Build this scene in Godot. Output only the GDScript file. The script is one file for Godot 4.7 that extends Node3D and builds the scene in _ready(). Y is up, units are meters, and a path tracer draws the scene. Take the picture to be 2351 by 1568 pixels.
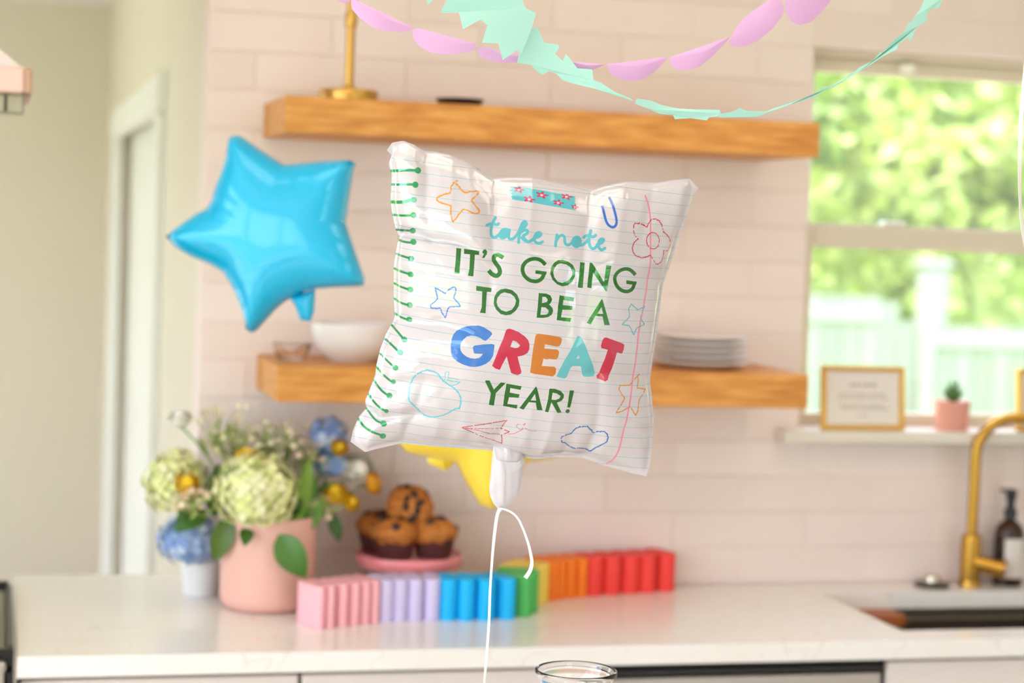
extends Node3D

# ------------------------------------------------------------------ measured shapes
const BALLOON_AT := Vector3(-0.2460, 1.6336, 1.7491)
const BALLOON_AXES := [Vector3(0.9845, -0.0845, 0.1534), Vector3(0.0761, 0.9953, 0.0598), Vector3(-0.1578, -0.0472, 0.9863)]
const EDGE_TOP := [-2134, 1953, -2072, 2069, -1925, 2111, -1789, 2080, -1626, 2011, -1474, 2018, -1272, 2001, -991, 1928, -655, 1764, -351, 1808, -110, 1832, -4, 1820, 353, 1798, 738, 1760, 912, 1842, 1219, 1941, 1599, 1964, 1861, 2038, 2084, 2084, 2233, 1968]
const EDGE_RIGHT := [2233, 1968, 2181, 1871, 2129, 1614, 2042, 1199, 1978, 848, 1941, 708, 1916, 564, 1917, 138, 1919, -102, 1911, -468, 1910, -785, 1960, -972, 2010, -1203, 2049, -1404, 2070, -1721, 2067, -2009, 2036, -2150]
const EDGE_BOTTOM := [-2159, -2115, -1940, -2239, -1795, -2179, -1455, -2061, -1064, -2055, -637, -2039, -202, -2022, 138, -2071, 454, -2074, 763, -2009, 1108, -1983, 1404, -2057, 1857, -2126, 2036, -2150]
const EDGE_LEFT := [-2134, 1953, -2061, 1897, -2089, 1773, -2028, 1613, -2022, 1511, -2008, 1296, -1978, 1149, -1887, 889, -1818, 794, -1841, 707, -1855, 396, -1800, -71, -1758, -292, -1763, -353, -1848, -558, -1905, -791, -1931, -1032, -1925, -1136, -1991, -1401, -2026, -1515, -1995, -1622, -2083, -1749, -2140, -1940, -2159, -2115]
# print on the balloon: colour name, outline and its holes, in tenths of a millimetre on the balloon
const PRINT_SHAPES := [
	["green", [-1070, 772, -1006, 772, -1004, 700, -995, 439, -1062, 432, -1062, 591]],
	["green", [-967, 774, -761, 774, -762, 718, -818, 717, -813, 604, -807, 427, -880, 427, -870, 516, -882, 713, -962, 709]],
	["green", [-724, 767, -706, 798, -680, 804, -657, 779, -660, 738, -688, 688, -715, 684, -697, 740, -715, 751]],
	["green", [15, 611, 169, 607, 164, 564, 17, 564]],
	["green", [224, 673, 257, 739, 309, 780, 365, 792, 446, 776, 516, 737, 559, 671, 563, 593, 532, 511, 473, 457, 404, 437, 329, 457, 258, 512, 219, 586], [266, 662, 300, 720, 345, 741, 426, 735, 487, 702, 522, 636, 517, 580, 474, 520, 398, 482, 333, 493, 278, 546, 258, 606]],
	["green", [616, 786, 679, 786, 686, 445, 621, 442]],
	["green", [744, 794, 777, 794, 973, 554, 974, 786, 1047, 787, 1025, 436, 1004, 441, 802, 671, 803, 457, 745, 459]],
	["green", [1295, 609, 1455, 600, 1448, 558, 1301, 559]],
	["green", [-753, 306, -544, 301, -544, 247, -602, 244, -585, -45, -661, -48, -645, 31, -664, 242, -745, 240]],
	["green", [-494, 187, -469, 254, -423, 298, -357, 319, -270, 308, -196, 258, -155, 186, -152, 109, -186, 37, -247, -22, -313, -39, -383, -30, -449, 22, -492, 93], [-452, 184, -416, 239, -368, 267, -281, 256, -226, 220, -198, 172, -204, 112, -238, 47, -311, 9, -381, 22, -433, 67, -457, 123]],
	["green", [94, 311, 193, 316, 255, 298, 286, 246, 268, 192, 248, 177, 301, 136, 317, 95, 304, 42, 257, 3, 190, -14, 105, -22, 102, 139], [147, 268, 194, 271, 226, 239, 219, 204, 153, 183], [151, 128, 207, 130, 254, 97, 255, 58, 228, 34, 152, 21]],
	["green", [379, 314, 587, 305, 579, 252, 438, 258, 438, 188, 575, 188, 573, 136, 441, 126, 435, 21, 575, 25, 570, -27, 382, -22, 377, 153]],
	["green", [968, 328, 983, 311, 1131, -18, 1052, -24, 1013, 89, 909, 89, 858, -33, 798, -17], [978, 220, 1016, 124, 932, 121]],
	["green", [-472, -967, -464, -954, -413, -950, -338, -1071, -260, -960, -191, -960, -304, -1118, -303, -1297, -372, -1293, -369, -1129]],
	["green", [-179, -968, 29, -979, 22, -1032, -117, -1023, -115, -1090, 20, -1098, 15, -1147, -115, -1156, -123, -1255, 16, -1251, 13, -1304, -176, -1288, -181, -1142]],
	["green", [222, -953, 239, -977, 364, -1282, 290, -1289, 256, -1185, 159, -1190, 107, -1306, 49, -1291], [225, -1061, 257, -1156, 180, -1162]],
	["green", [410, -968, 483, -961, 567, -982, 621, -1030, 628, -1074, 602, -1122, 541, -1153, 630, -1288, 575, -1298, 467, -1155, 446, -1303, 402, -1298, 415, -1122], [461, -1019, 517, -1022, 579, -1054, 566, -1093, 519, -1117, 461, -1117]],
	["green", [696, -965, 756, -965, 741, -1206, 697, -1206]],
	["blue", [-991, -537, -989, -458, -974, -396, -938, -340, -878, -293, -806, -255, -732, -236, -652, -223, -590, -236, -520, -266, -470, -293, -461, -320, -482, -356, -515, -399, -539, -419, -568, -411, -626, -383, -682, -371, -737, -373, -790, -391, -833, -437, -860, -490, -864, -541, -853, -590, -821, -629, -767, -662, -711, -676, -645, -674, -592, -655, -564, -618, -553, -594, -632, -604, -670, -604, -687, -561, -697, -523, -678, -499, -566, -470, -448, -449, -411, -455, -412, -537, -414, -604, -441, -670, -495, -727, -556, -763, -630, -787, -707, -792, -803, -774, -889, -741, -950, -693, -976, -635]],
	["crimson", [-285, -250, -272, -224, -240, -212, -183, -222, -102, -248, -18, -294, 32, -339, 56, -397, 62, -458, 43, -511, -7, -550, -84, -576, -54, -652, -5, -771, -6, -805, -47, -830, -103, -822, -138, -810, -171, -734, -230, -588, -271, -700, -298, -786, -361, -773, -409, -743, -380, -634, -344, -484, -305, -356], [-176, -366, -119, -378, -68, -423, -92, -454, -130, -464, -198, -455]],
	["orange", [121, -269, 134, -245, 158, -233, 323, -236, 466, -249, 487, -272, 483, -330, 463, -373, 419, -381, 264, -367, 265, -424, 443, -420, 470, -446, 469, -516, 449, -554, 398, -559, 353, -558, 304, -570, 271, -561, 259, -665, 438, -658, 462, -684, 464, -755, 431, -794, 271, -789, 175, -787, 116, -775, 113, -589, 113, -429]],
	["aqua", [698, -206, 739, -210, 776, -255, 827, -334, 898, -462, 969, -585, 1019, -700, 1000, -742, 916, -755, 864, -760, 840, -733, 799, -616, 685, -623, 657, -658, 636, -738, 625, -788, 595, -807, 529, -800, 479, -786, 502, -706, 558, -558, 628, -404, 664, -292], [742, -463, 762, -494, 761, -513, 721, -517]],
	["crimson", [1051, -237, 1068, -201, 1100, -190, 1204, -215, 1349, -255, 1384, -272, 1385, -330, 1371, -390, 1346, -397, 1289, -382, 1274, -480, 1251, -610, 1221, -717, 1214, -775, 1178, -801, 1121, -782, 1057, -766, 1045, -729, 1079, -687, 1097, -588, 1124, -490, 1150, -358, 1055, -343, 1042, -308]],
	["tape", [-422, 1679, -222, 1683, -18, 1678, 262, 1659, 506, 1650, 485, 1629, 504, 1615, 483, 1599, 503, 1583, 485, 1568, 521, 1543, 491, 1520, 508, 1496, 477, 1488, 513, 1462, 308, 1476, 76, 1486, -87, 1498, -245, 1503, -387, 1508, -378, 1525, -397, 1535, -380, 1565, -410, 1582, -384, 1605, -427, 1622, -386, 1646]],
	["petalrim", [-217, 1645, -227, 1641, -241, 1640, -254, 1639, -264, 1639, -267, 1638, -265, 1635, -259, 1630, -253, 1623, -254, 1616, -255, 1610, -261, 1607, -271, 1608, -281, 1612, -286, 1618, -293, 1625, -297, 1630, -300, 1631, -304, 1630, -311, 1626, -321, 1621, -334, 1618, -345, 1617, -353, 1620, -356, 1625, -352, 1631, -344, 1637, -335, 1642, -328, 1645, -327, 1647, -331, 1649, -336, 1651, -349, 1655, -360, 1661, -366, 1667, -365, 1672, -357, 1674, -344, 1673, -330, 1670, -318, 1666, -309, 1663, -305, 1663, -304, 1665, -303, 1671, -300, 1679, -295, 1685, -287, 1689, -279, 1690, -271, 1686, -267, 1679, -266, 1671, -268, 1664, -269, 1659, -274, 1658, -268, 1658, -252, 1658, -243, 1659, -229, 1657, -218, 1654, -214, 1649]],
	["petal", [-225, 1643, -234, 1640, -247, 1638, -259, 1637, -268, 1637, -271, 1637, -269, 1634, -264, 1629, -258, 1622, -259, 1616, -260, 1611, -266, 1608, -275, 1609, -284, 1613, -288, 1618, -294, 1624, -298, 1629, -301, 1630, -304, 1629, -311, 1625, -320, 1621, -331, 1618, -342, 1618, -349, 1620, -351, 1625, -348, 1630, -341, 1636, -333, 1640, -326, 1643, -325, 1645, -329, 1646, -333, 1648, -345, 1652, -355, 1657, -360, 1663, -359, 1667, -352, 1669, -340, 1668, -327, 1666, -316, 1662, -309, 1659, -305, 1659, -304, 1661, -303, 1667, -301, 1673, -296, 1679, -289, 1683, -281, 1683, -274, 1680, -270, 1674, -269, 1667, -271, 1660, -277, 1657, -277, 1655, -271, 1655, -262, 1655, -244, 1654, -236, 1654, -226, 1651, -222, 1647]],
	["petaleye", [-275, 1645, -276, 1640, -280, 1636, -287, 1633, -295, 1633, -303, 1634, -310, 1636, -316, 1640, -318, 1645, -317, 1650, -308, 1653, -301, 1656, -293, 1657, -285, 1656, -283, 1654, -278, 1650]],
	["petalrim", [-69, 1534, -80, 1530, -94, 1528, -108, 1528, -118, 1528, -121, 1527, -119, 1524, -113, 1518, -110, 1512, -107, 1504, -108, 1499, -115, 1499, -125, 1499, -135, 1500, -145, 1507, -148, 1513, -152, 1518, -156, 1520, -160, 1518, -168, 1514, -178, 1509, -191, 1506, -203, 1505, -211, 1508, -214, 1513, -210, 1520, -202, 1526, -192, 1531, -185, 1534, -184, 1536, -189, 1538, -199, 1541, -209, 1545, -220, 1551, -226, 1557, -225, 1562, -217, 1564, -204, 1564, -189, 1561, -176, 1557, -167, 1553, -163, 1553, -161, 1556, -160, 1562, -158, 1569, -152, 1577, -144, 1581, -135, 1581, -127, 1577, -123, 1570, -122, 1562, -123, 1555, -129, 1550, -128, 1548, -122, 1548, -111, 1548, -96, 1548, -81, 1547, -70, 1543, -66, 1539]],
	["petal", [-78, 1532, -87, 1529, -100, 1527, -113, 1526, -122, 1526, -125, 1526, -123, 1523, -118, 1518, -115, 1512, -112, 1504, -113, 1500, -119, 1500, -128, 1500, -138, 1501, -147, 1507, -149, 1513, -153, 1517, -156, 1519, -160, 1517, -167, 1514, -177, 1509, -188, 1506, -199, 1506, -207, 1508, -209, 1513, -206, 1519, -199, 1525, -190, 1529, -183, 1532, -182, 1534, -186, 1536, -196, 1539, -208, 1543, -215, 1547, -220, 1553, -219, 1557, -212, 1559, -199, 1559, -186, 1556, -174, 1552, -166, 1549, -162, 1549, -161, 1552, -160, 1557, -158, 1564, -153, 1570, -145, 1574, -137, 1575, -130, 1571, -126, 1565, -125, 1557, -127, 1551, -132, 1547, -131, 1545, -126, 1544, -116, 1545, -102, 1545, -89, 1544, -79, 1540, -74, 1536]],
	["petaleye", [-130, 1535, -131, 1529, -135, 1525, -142, 1522, -150, 1521, -159, 1522, -167, 1525, -172, 1530, -174, 1535, -173, 1540, -169, 1544, -162, 1547, -154, 1548, -145, 1547, -138, 1544, -132, 1540]],
	["petalrim", [109, 1612, 98, 1608, 83, 1606, 68, 1606, 57, 1606, 54, 1605, 56, 1601, 62, 1595, 69, 1587, 73, 1579, 67, 1573, 60, 1570, 50, 1571, 38, 1576, 33, 1582, 26, 1590, 21, 1595, 17, 1597, 13, 1595, 5, 1591, -6, 1586, -24, 1583, -37, 1583, -41, 1585, -44, 1590, -40, 1597, -31, 1604, -21, 1609, -14, 1612, -12, 1614, -17, 1616, -28, 1620, -37, 1624, -49, 1630, -56, 1636, -55, 1641, -46, 1644, -32, 1643, -16, 1640, -3, 1635, 6, 1632, 11, 1632, 13, 1635, 13, 1641, 16, 1649, 22, 1656, 36, 1660, 46, 1660, 48, 1657, 53, 1650, 54, 1641, 52, 1633, 51, 1628, 52, 1626, 58, 1625, 70, 1626, 85, 1626, 101, 1624, 113, 1621, 118, 1616]],
	["petal", [100, 1610, 90, 1606, 76, 1604, 63, 1604, 53, 1604, 50, 1603, 52, 1600, 58, 1595, 64, 1587, 67, 1580, 62, 1575, 55, 1572, 46, 1572, 35, 1577, 31, 1583, 24, 1590, 20, 1594, 17, 1596, 12, 1595, 5, 1591, -5, 1586, -21, 1584, -28, 1582, -36, 1585, -39, 1590, -36, 1596, -28, 1602, -18, 1607, -11, 1610, -10, 1612, -15, 1614, -25, 1617, -37, 1621, -43, 1626, -49, 1632, -48, 1636, -40, 1639, -28, 1638, -13, 1635, -1, 1631, 7, 1628, 12, 1628, 13, 1630, 14, 1636, 16, 1643, 21, 1650, 29, 1654, 38, 1655, 45, 1651, 50, 1644, 51, 1636, 49, 1629, 47, 1624, 48, 1622, 54, 1622, 65, 1623, 79, 1623, 93, 1621, 104, 1618, 108, 1613]],
	["petaleye", [45, 1613, 43, 1607, 39, 1603, 32, 1600, 23, 1599, 14, 1600, 6, 1603, 0, 1607, -2, 1612, 4, 1617, 9, 1621, 16, 1624, 25, 1625, 34, 1624, 42, 1622, 47, 1617]],
	["petalrim", [456, 1629, 446, 1626, 425, 1625, 412, 1624, 402, 1624, 399, 1624, 401, 1621, 407, 1615, 413, 1608, 417, 1600, 416, 1594, 409, 1591, 400, 1592, 389, 1596, 380, 1603, 373, 1610, 369, 1615, 366, 1617, 361, 1615, 354, 1611, 344, 1606, 332, 1603, 320, 1603, 312, 1605, 310, 1610, 313, 1617, 321, 1623, 330, 1627, 337, 1630, 339, 1632, 334, 1634, 324, 1637, 318, 1641, 306, 1646, 300, 1652, 302, 1657, 310, 1659, 322, 1659, 337, 1656, 349, 1652, 357, 1649, 362, 1648, 363, 1651, 364, 1657, 366, 1663, 373, 1663, 381, 1662, 390, 1662, 397, 1661, 401, 1661, 401, 1657, 399, 1650, 398, 1645, 399, 1643, 404, 1642, 415, 1643, 429, 1643, 444, 1642, 455, 1638, 459, 1634]],
	["petal", [447, 1627, 432, 1625, 419, 1623, 407, 1623, 398, 1623, 395, 1622, 397, 1619, 402, 1614, 408, 1608, 411, 1601, 410, 1595, 405, 1592, 396, 1593, 386, 1597, 378, 1604, 372, 1610, 368, 1614, 365, 1616, 361, 1614, 355, 1611, 345, 1606, 334, 1604, 324, 1603, 316, 1605, 314, 1610, 317, 1616, 324, 1621, 333, 1625, 339, 1628, 341, 1630, 336, 1632, 327, 1634, 316, 1639, 312, 1643, 306, 1648, 307, 1652, 315, 1654, 326, 1654, 339, 1651, 350, 1647, 358, 1645, 362, 1644, 363, 1647, 364, 1652, 366, 1658, 372, 1658, 380, 1657, 388, 1657, 394, 1656, 398, 1656, 398, 1652, 396, 1646, 395, 1641, 396, 1639, 401, 1639, 411, 1640, 424, 1640, 437, 1638, 447, 1635, 450, 1631]],
	["petaleye", [397, 1629, 390, 1626, 385, 1622, 379, 1619, 371, 1618, 363, 1619, 355, 1622, 350, 1626, 348, 1631, 355, 1635, 359, 1639, 366, 1641, 374, 1642, 382, 1641, 390, 1638, 395, 1634]],
	["petalrim", [332, 1537, 322, 1533, 309, 1531, 295, 1531, 286, 1531, 282, 1530, 284, 1527, 290, 1522, 292, 1515, 295, 1508, 294, 1501, 288, 1498, 279, 1499, 268, 1504, 259, 1511, 252, 1517, 253, 1521, 249, 1523, 245, 1521, 233, 1518, 223, 1514, 211, 1511, 200, 1510, 192, 1513, 189, 1518, 193, 1524, 205, 1529, 214, 1534, 221, 1537, 223, 1539, 218, 1541, 208, 1544, 195, 1548, 184, 1554, 178, 1560, 184, 1563, 192, 1566, 205, 1565, 214, 1563, 226, 1559, 235, 1556, 239, 1555, 240, 1558, 246, 1563, 248, 1570, 254, 1577, 262, 1581, 270, 1581, 278, 1578, 282, 1571, 283, 1563, 276, 1557, 275, 1552, 276, 1550, 281, 1550, 292, 1550, 306, 1550, 321, 1549, 331, 1546, 336, 1541]],
	["petal", [324, 1534, 315, 1531, 303, 1530, 290, 1529, 282, 1529, 279, 1528, 280, 1526, 286, 1521, 287, 1515, 290, 1508, 289, 1503, 284, 1500, 275, 1501, 265, 1505, 257, 1511, 251, 1517, 247, 1521, 249, 1522, 240, 1522, 234, 1518, 225, 1514, 214, 1511, 203, 1510, 196, 1513, 193, 1517, 197, 1523, 208, 1528, 217, 1532, 223, 1535, 224, 1536, 220, 1538, 211, 1541, 199, 1545, 189, 1550, 184, 1555, 185, 1560, 192, 1562, 204, 1561, 216, 1558, 228, 1555, 235, 1552, 239, 1552, 240, 1554, 241, 1559, 248, 1565, 253, 1571, 260, 1575, 268, 1575, 275, 1572, 279, 1566, 280, 1559, 273, 1553, 272, 1549, 273, 1547, 278, 1546, 288, 1547, 300, 1547, 313, 1546, 323, 1543, 327, 1539]],
	["petaleye", [274, 1537, 273, 1532, 269, 1528, 262, 1525, 254, 1524, 246, 1525, 239, 1528, 234, 1532, 231, 1537, 232, 1542, 236, 1546, 243, 1549, 251, 1550, 259, 1549, 267, 1546, 272, 1542]],
	["petalrim", [547, 1507, 540, 1504, 530, 1503, 521, 1503, 514, 1503, 512, 1502, 513, 1500, 513, 1497, 517, 1492, 520, 1487, 519, 1482, 514, 1480, 508, 1481, 500, 1484, 494, 1489, 489, 1494, 486, 1497, 484, 1498, 481, 1497, 476, 1494, 469, 1491, 460, 1489, 452, 1489, 446, 1490, 445, 1494, 447, 1498, 453, 1503, 464, 1505, 469, 1507, 470, 1508, 466, 1510, 459, 1512, 450, 1515, 443, 1519, 438, 1523, 439, 1526, 445, 1528, 454, 1527, 464, 1525, 472, 1522, 478, 1520, 481, 1520, 482, 1522, 483, 1526, 485, 1531, 488, 1536, 494, 1539, 505, 1538, 505, 1536, 508, 1532, 509, 1526, 508, 1521, 507, 1518, 507, 1516, 511, 1516, 519, 1516, 529, 1516, 539, 1515, 546, 1513, 549, 1510]],
	["petal", [541, 1505, 534, 1502, 526, 1501, 517, 1501, 511, 1501, 509, 1500, 510, 1498, 509, 1496, 513, 1491, 515, 1486, 515, 1482, 511, 1481, 505, 1481, 498, 1484, 492, 1488, 488, 1493, 485, 1496, 483, 1497, 480, 1496, 476, 1493, 469, 1490, 462, 1488, 454, 1488, 449, 1490, 447, 1493, 450, 1497, 455, 1501, 465, 1503, 470, 1505, 471, 1506, 468, 1507, 461, 1509, 453, 1512, 446, 1516, 442, 1519, 443, 1522, 448, 1524, 456, 1523, 465, 1521, 473, 1519, 478, 1517, 481, 1517, 482, 1518, 483, 1522, 484, 1527, 487, 1531, 492, 1534, 498, 1534, 503, 1531, 506, 1527, 506, 1522, 505, 1518, 504, 1514, 505, 1513, 508, 1513, 515, 1513, 524, 1513, 533, 1512, 540, 1510, 543, 1507]],
	["petaleye", [506, 1505, 505, 1502, 497, 1500, 493, 1499, 487, 1498, 481, 1499, 476, 1502, 477, 1504, 476, 1507, 476, 1511, 479, 1513, 484, 1515, 489, 1515, 495, 1514, 501, 1512, 504, 1509]]]
# colour name, line, width, round ends
const PRINT_STROKES := [
	["green", [-435, 722, -485, 749, -526, 754, -557, 724, -559, 683, -526, 634, -482, 593, -457, 542, -464, 494, -502, 466, -557, 482, -610, 530], 55.4, 0],
	["green", [142, 698, 72, 757, -25, 765, -116, 723, -164, 651, -164, 580, -125, 514, -56, 467, 25, 457, 86, 480, 125, 527, 137, 596], 50.4, 0],
	["green", [1420, 693, 1334, 758, 1255, 768, 1166, 727, 1119, 660, 1121, 595, 1160, 519, 1225, 470, 1305, 452, 1374, 473, 1412, 523, 1420, 596], 48.8, 0],
	["green", [712, -1262, 717, -1262], 55.2, 1],
	["script", [-585, 1237, -607, 1184, -626, 1123, -631, 1055, -621, 997, -592, 970, -561, 977, -531, 1008, -501, 1045], 38.8, 1],
	["script", [-697, 1124, -651, 1146, -598, 1152, -556, 1141, -538, 1163], 38.8, 1],
	["script", [-418, 1102, -459, 1103, -496, 1072, -511, 1023, -494, 985, -461, 980, -423, 1008, -394, 1065, -389, 1115, -394, 1058, -395, 1004, -372, 977, -333, 985, -290, 1037, -255, 1108], 38.8, 1],
	["script", [-266, 1074, -245, 1149, -222, 1218, -191, 1239, -166, 1219, -172, 1184, -217, 1133, -247, 1083, -254, 1021, -251, 949], 38.8, 1],
	["script", [-252, 1068, -214, 1110, -162, 1132, -136, 1112, -157, 1073, -210, 1047, -179, 1011, -135, 976, -94, 984, -56, 1018], 38.8, 1],
	["script", [-216, 1018, -174, 985, -125, 971, -87, 995, -35, 1036, 27, 1063, 49, 1096, 22, 1118, -17, 1108, -45, 1055, -45, 1008, -14, 973, 36, 970, 72, 998], 38.8, 1],
	["script", [261, 1113, 254, 1042, 254, 961], 38.8, 1],
	["script", [259, 1035, 289, 1097, 336, 1120, 369, 1099, 370, 1048, 386, 1003, 428, 991, 466, 1020, 487, 1061], 38.8, 1],
	["script", [563, 1113, 515, 1111, 483, 1061, 490, 1007, 542, 978, 589, 1006, 600, 1066, 572, 1110, 524, 1104, 519, 1050, 564, 1011, 621, 1008, 665, 1043, 698, 1093], 38.8, 1],
	["script", [728, 1221, 718, 1158, 707, 1087, 725, 1011, 767, 977, 806, 1004, 834, 1055], 38.8, 1],
	["script", [639, 1118, 675, 1149, 724, 1143, 772, 1141, 792, 1167], 38.8, 1],
	["script", [819, 1041, 880, 1074, 914, 1115, 892, 1134, 852, 1120, 833, 1063, 847, 1009, 889, 975, 935, 1011], 38.8, 1],
	["clip", [959, 1698, 1006, 1601, 1042, 1487, 1069, 1390, 1058, 1326, 1017, 1296, 957, 1321, 920, 1373, 890, 1482, 862, 1569], 34.1, 0]]
const CRAYON := [
	["c_orange", [-1187, 1642, -1227, 1574, -1222, 1526, -1233, 1491, -1322, 1453, -1396, 1407, -1403, 1386, -1370, 1354, -1311, 1340, -1252, 1333, -1203, 1321, -1203, 1281, -1193, 1225, -1182, 1168, -1158, 1113, -1123, 1161, -1082, 1234, -1038, 1293, -990, 1296, -939, 1278, -878, 1257, -820, 1271, -816, 1310, -871, 1356, -906, 1401, -939, 1431, -905, 1463, -861, 1517, -842, 1557, -888, 1559, -962, 1539, -1024, 1519, -1065, 1531, -1102, 1570, -1131, 1601, -1166, 1625], 17.0],
	["c_orange", [-1169, 1663, -1144, 1657], 18.2],
	["c_blue", [-1286, 201, -1192, 166, -1149, 143, -1100, 206, -1048, 250, -1014, 235, -1014, 168, -1030, 99, -976, 57, -920, -2, -1000, -13, -1071, -28, -1090, -70, -1101, -188, -1157, -122, -1185, -63, -1244, -78, -1309, -79, -1318, -38, -1271, 7, -1236, 59, -1256, 115, -1286, 201], 14.6],
	["c_red", [1327, 1383, 1403, 1392, 1459, 1379, 1517, 1349, 1534, 1405, 1576, 1467, 1629, 1480, 1697, 1450, 1742, 1390, 1769, 1312, 1838, 1273, 1885, 1218, 1908, 1137, 1880, 1060, 1803, 1057, 1808, 985, 1786, 894, 1723, 857, 1660, 916, 1602, 982, 1546, 951, 1482, 932, 1401, 947, 1345, 992, 1326, 1055, 1342, 1128, 1400, 1183, 1339, 1235, 1319, 1290, 1318, 1347, 1327, 1383], 13.3],
	["c_red", [1719, 1188, 1718, 1149, 1706, 1114, 1685, 1087, 1653, 1071, 1618, 1069, 1585, 1079, 1558, 1101, 1536, 1133, 1527, 1170, 1529, 1209, 1542, 1244, 1563, 1271, 1594, 1287, 1624, 1290, 1656, 1280, 1687, 1257, 1710, 1225, 1719, 1188], 12.1],
	["c_teal", [1410, 291, 1380, 226, 1410, 112, 1310, 3, 1425, -7, 1474, -79, 1508, -130, 1541, -36, 1661, 20, 1579, 110, 1603, 237, 1628, 269, 1519, 216, 1452, 265, 1410, 291], 12.1],
	["c_amber", [1705, -682, 1663, -722, 1612, -777, 1552, -836, 1407, -842, 1395, -899, 1502, -1018, 1466, -1109, 1406, -1232, 1494, -1203, 1610, -1133, 1709, -1256, 1739, -1196, 1732, -1035, 1823, -890, 1678, -870, 1694, -778, 1677, -697], 13.9],
	["c_sky", [-1010, -1053, -1066, -1008, -1112, -956, -1166, -935, -1251, -925, -1330, -959, -1391, -1008, -1432, -1086, -1456, -1166, -1457, -1248, -1460, -1337, -1438, -1400, -1388, -1429, -1350, -1465, -1285, -1522, -1216, -1567, -1146, -1584, -1051, -1570, -971, -1536, -893, -1484, -819, -1414, -758, -1400, -750, -1320, -761, -1248, -803, -1175, -859, -1130, -920, -1098, -1010, -1053], 17.6],
	["c_sky", [-980, -1024, -901, -1030, -806, -1022, -840, -1068, -904, -1090], 13.3],
	["c_sky", [-962, -997, -896, -982, -821, -1000], 9.7],
	["c_sky", [-1008, -1027, -1016, -942, -997, -897, -968, -910, -970, -1016], 12.1],
	["c_red", [-84, -1499, -261, -1552, -422, -1600, -679, -1676, -508, -1741, -294, -1810, -82, -1869], 12.1],
	["c_red", [-82, -1869, -96, -1786, -117, -1736, -25, -1661, -145, -1629, -99, -1512], 12.1],
	["c_red", [-633, -1682, -410, -1661, -157, -1628], 9.1],
	["c_red", [-633, -1682, -431, -1697, -283, -1726, -136, -1724], 9.1],
	["c_red", [-33, -1704, 45, -1678, 133, -1608, 159, -1520, 163, -1502, 125, -1541, 72, -1525, 53, -1556, 80, -1597, 138, -1605, 176, -1571, 237, -1604, 339, -1601], 7.3],
	["c_navy", [706, -1653, 764, -1620, 833, -1597, 875, -1519, 933, -1479, 1037, -1463, 1111, -1522, 1153, -1562, 1200, -1535, 1288, -1518, 1344, -1556, 1362, -1612, 1354, -1675, 1300, -1720, 1244, -1769, 1175, -1860, 1096, -1823, 1028, -1813, 931, -1826, 855, -1799, 791, -1753, 728, -1736, 705, -1684, 706, -1653], 15.8]]
const BINDING := [
	[[-2064, 1673, -1968, 1694, -1830, 1726, -1692, 1736], 36.4, 42.4],
	[[-2021, 1497, -1767, 1537, -1707, 1541], 30.3, 42.4],
	[[-2006, 1255, -1844, 1284, -1751, 1324, -1703, 1337], 42.4, 39.4],
	[[-1971, 1080, -1774, 1109, -1685, 1131], 30.3, 39.4],
	[[-1897, 884, -1707, 908, -1666, 915], 30.3, 39.4],
	[[-1828, 749, -1687, 746, -1641, 767], 30.3, 39.4],
	[[-1865, 562, -1673, 544, -1648, 540], 30.3, 39.4],
	[[-1853, 355, -1746, 337, -1656, 329, -1628, 327], 30.3, 39.4],
	[[-1837, 153, -1721, 129, -1631, 118, -1608, 120], 30.3, 39.4],
	[[-1808, -57, -1692, -93, -1614, -95, -1589, -92], 30.3, 39.4],
	[[-1766, -262, -1668, -294, -1589, -303, -1568, -297], 30.3, 39.4],
	[[-1820, -413, -1754, -445, -1639, -540, -1609, -566], 30.3, 39.4],
	[[-1884, -630, -1813, -641, -1688, -725, -1643, -749], 30.3, 39.4],
	[[-1927, -832, -1842, -870, -1739, -938, -1682, -967], 27.3, 39.4],
	[[-1944, -1021, -1839, -1099, -1712, -1173, -1685, -1172], 30.3, 33.3],
	[[-1943, -1219, -1836, -1319, -1756, -1355, -1714, -1364], 30.3, 39.4],
	[[-2004, -1414, -1889, -1515, -1809, -1558, -1731, -1584], 30.3, 30.3],
	[[-2003, -1618, -1862, -1750, -1784, -1762, -1744, -1771], 27.3, 42.4],
	[[-2097, -1776, -1990, -1886, -1785, -1934, -1731, -1957], 33.3, 42.4]]
const MARGIN_LINE := [1465, 1777, 1509, 1682, 1539, 1578, 1561, 1437, 1584, 1187, 1603, 971, 1628, 775, 1604, 226, 1585, 64, 1587, -34, 1576, -88, 1595, -404, 1597, -756, 1586, -871, 1593, -1104, 1574, -1429, 1561, -1531, 1559, -1800, 1519, -1931, 1453, -2034]
const RULE_AT := 0.11086
const RULE_STEP := 0.01495
const TAIL := [-172, -2161, -163, -2378, -159, -2565, -128, -2661, -65, -2767, 17, -2833, 102, -2817, 177, -2722, 261, -2600, 281, -2442, 272, -2215, 301, -2134, 226, -1981, -174, -1944]
const FLAP := [-174, -1944, -122, -2112, -70, -2138, 42, -2144, 183, -2129, 215, -2088, 232, -1980, 82, -1872, -72, -1871]
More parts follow.
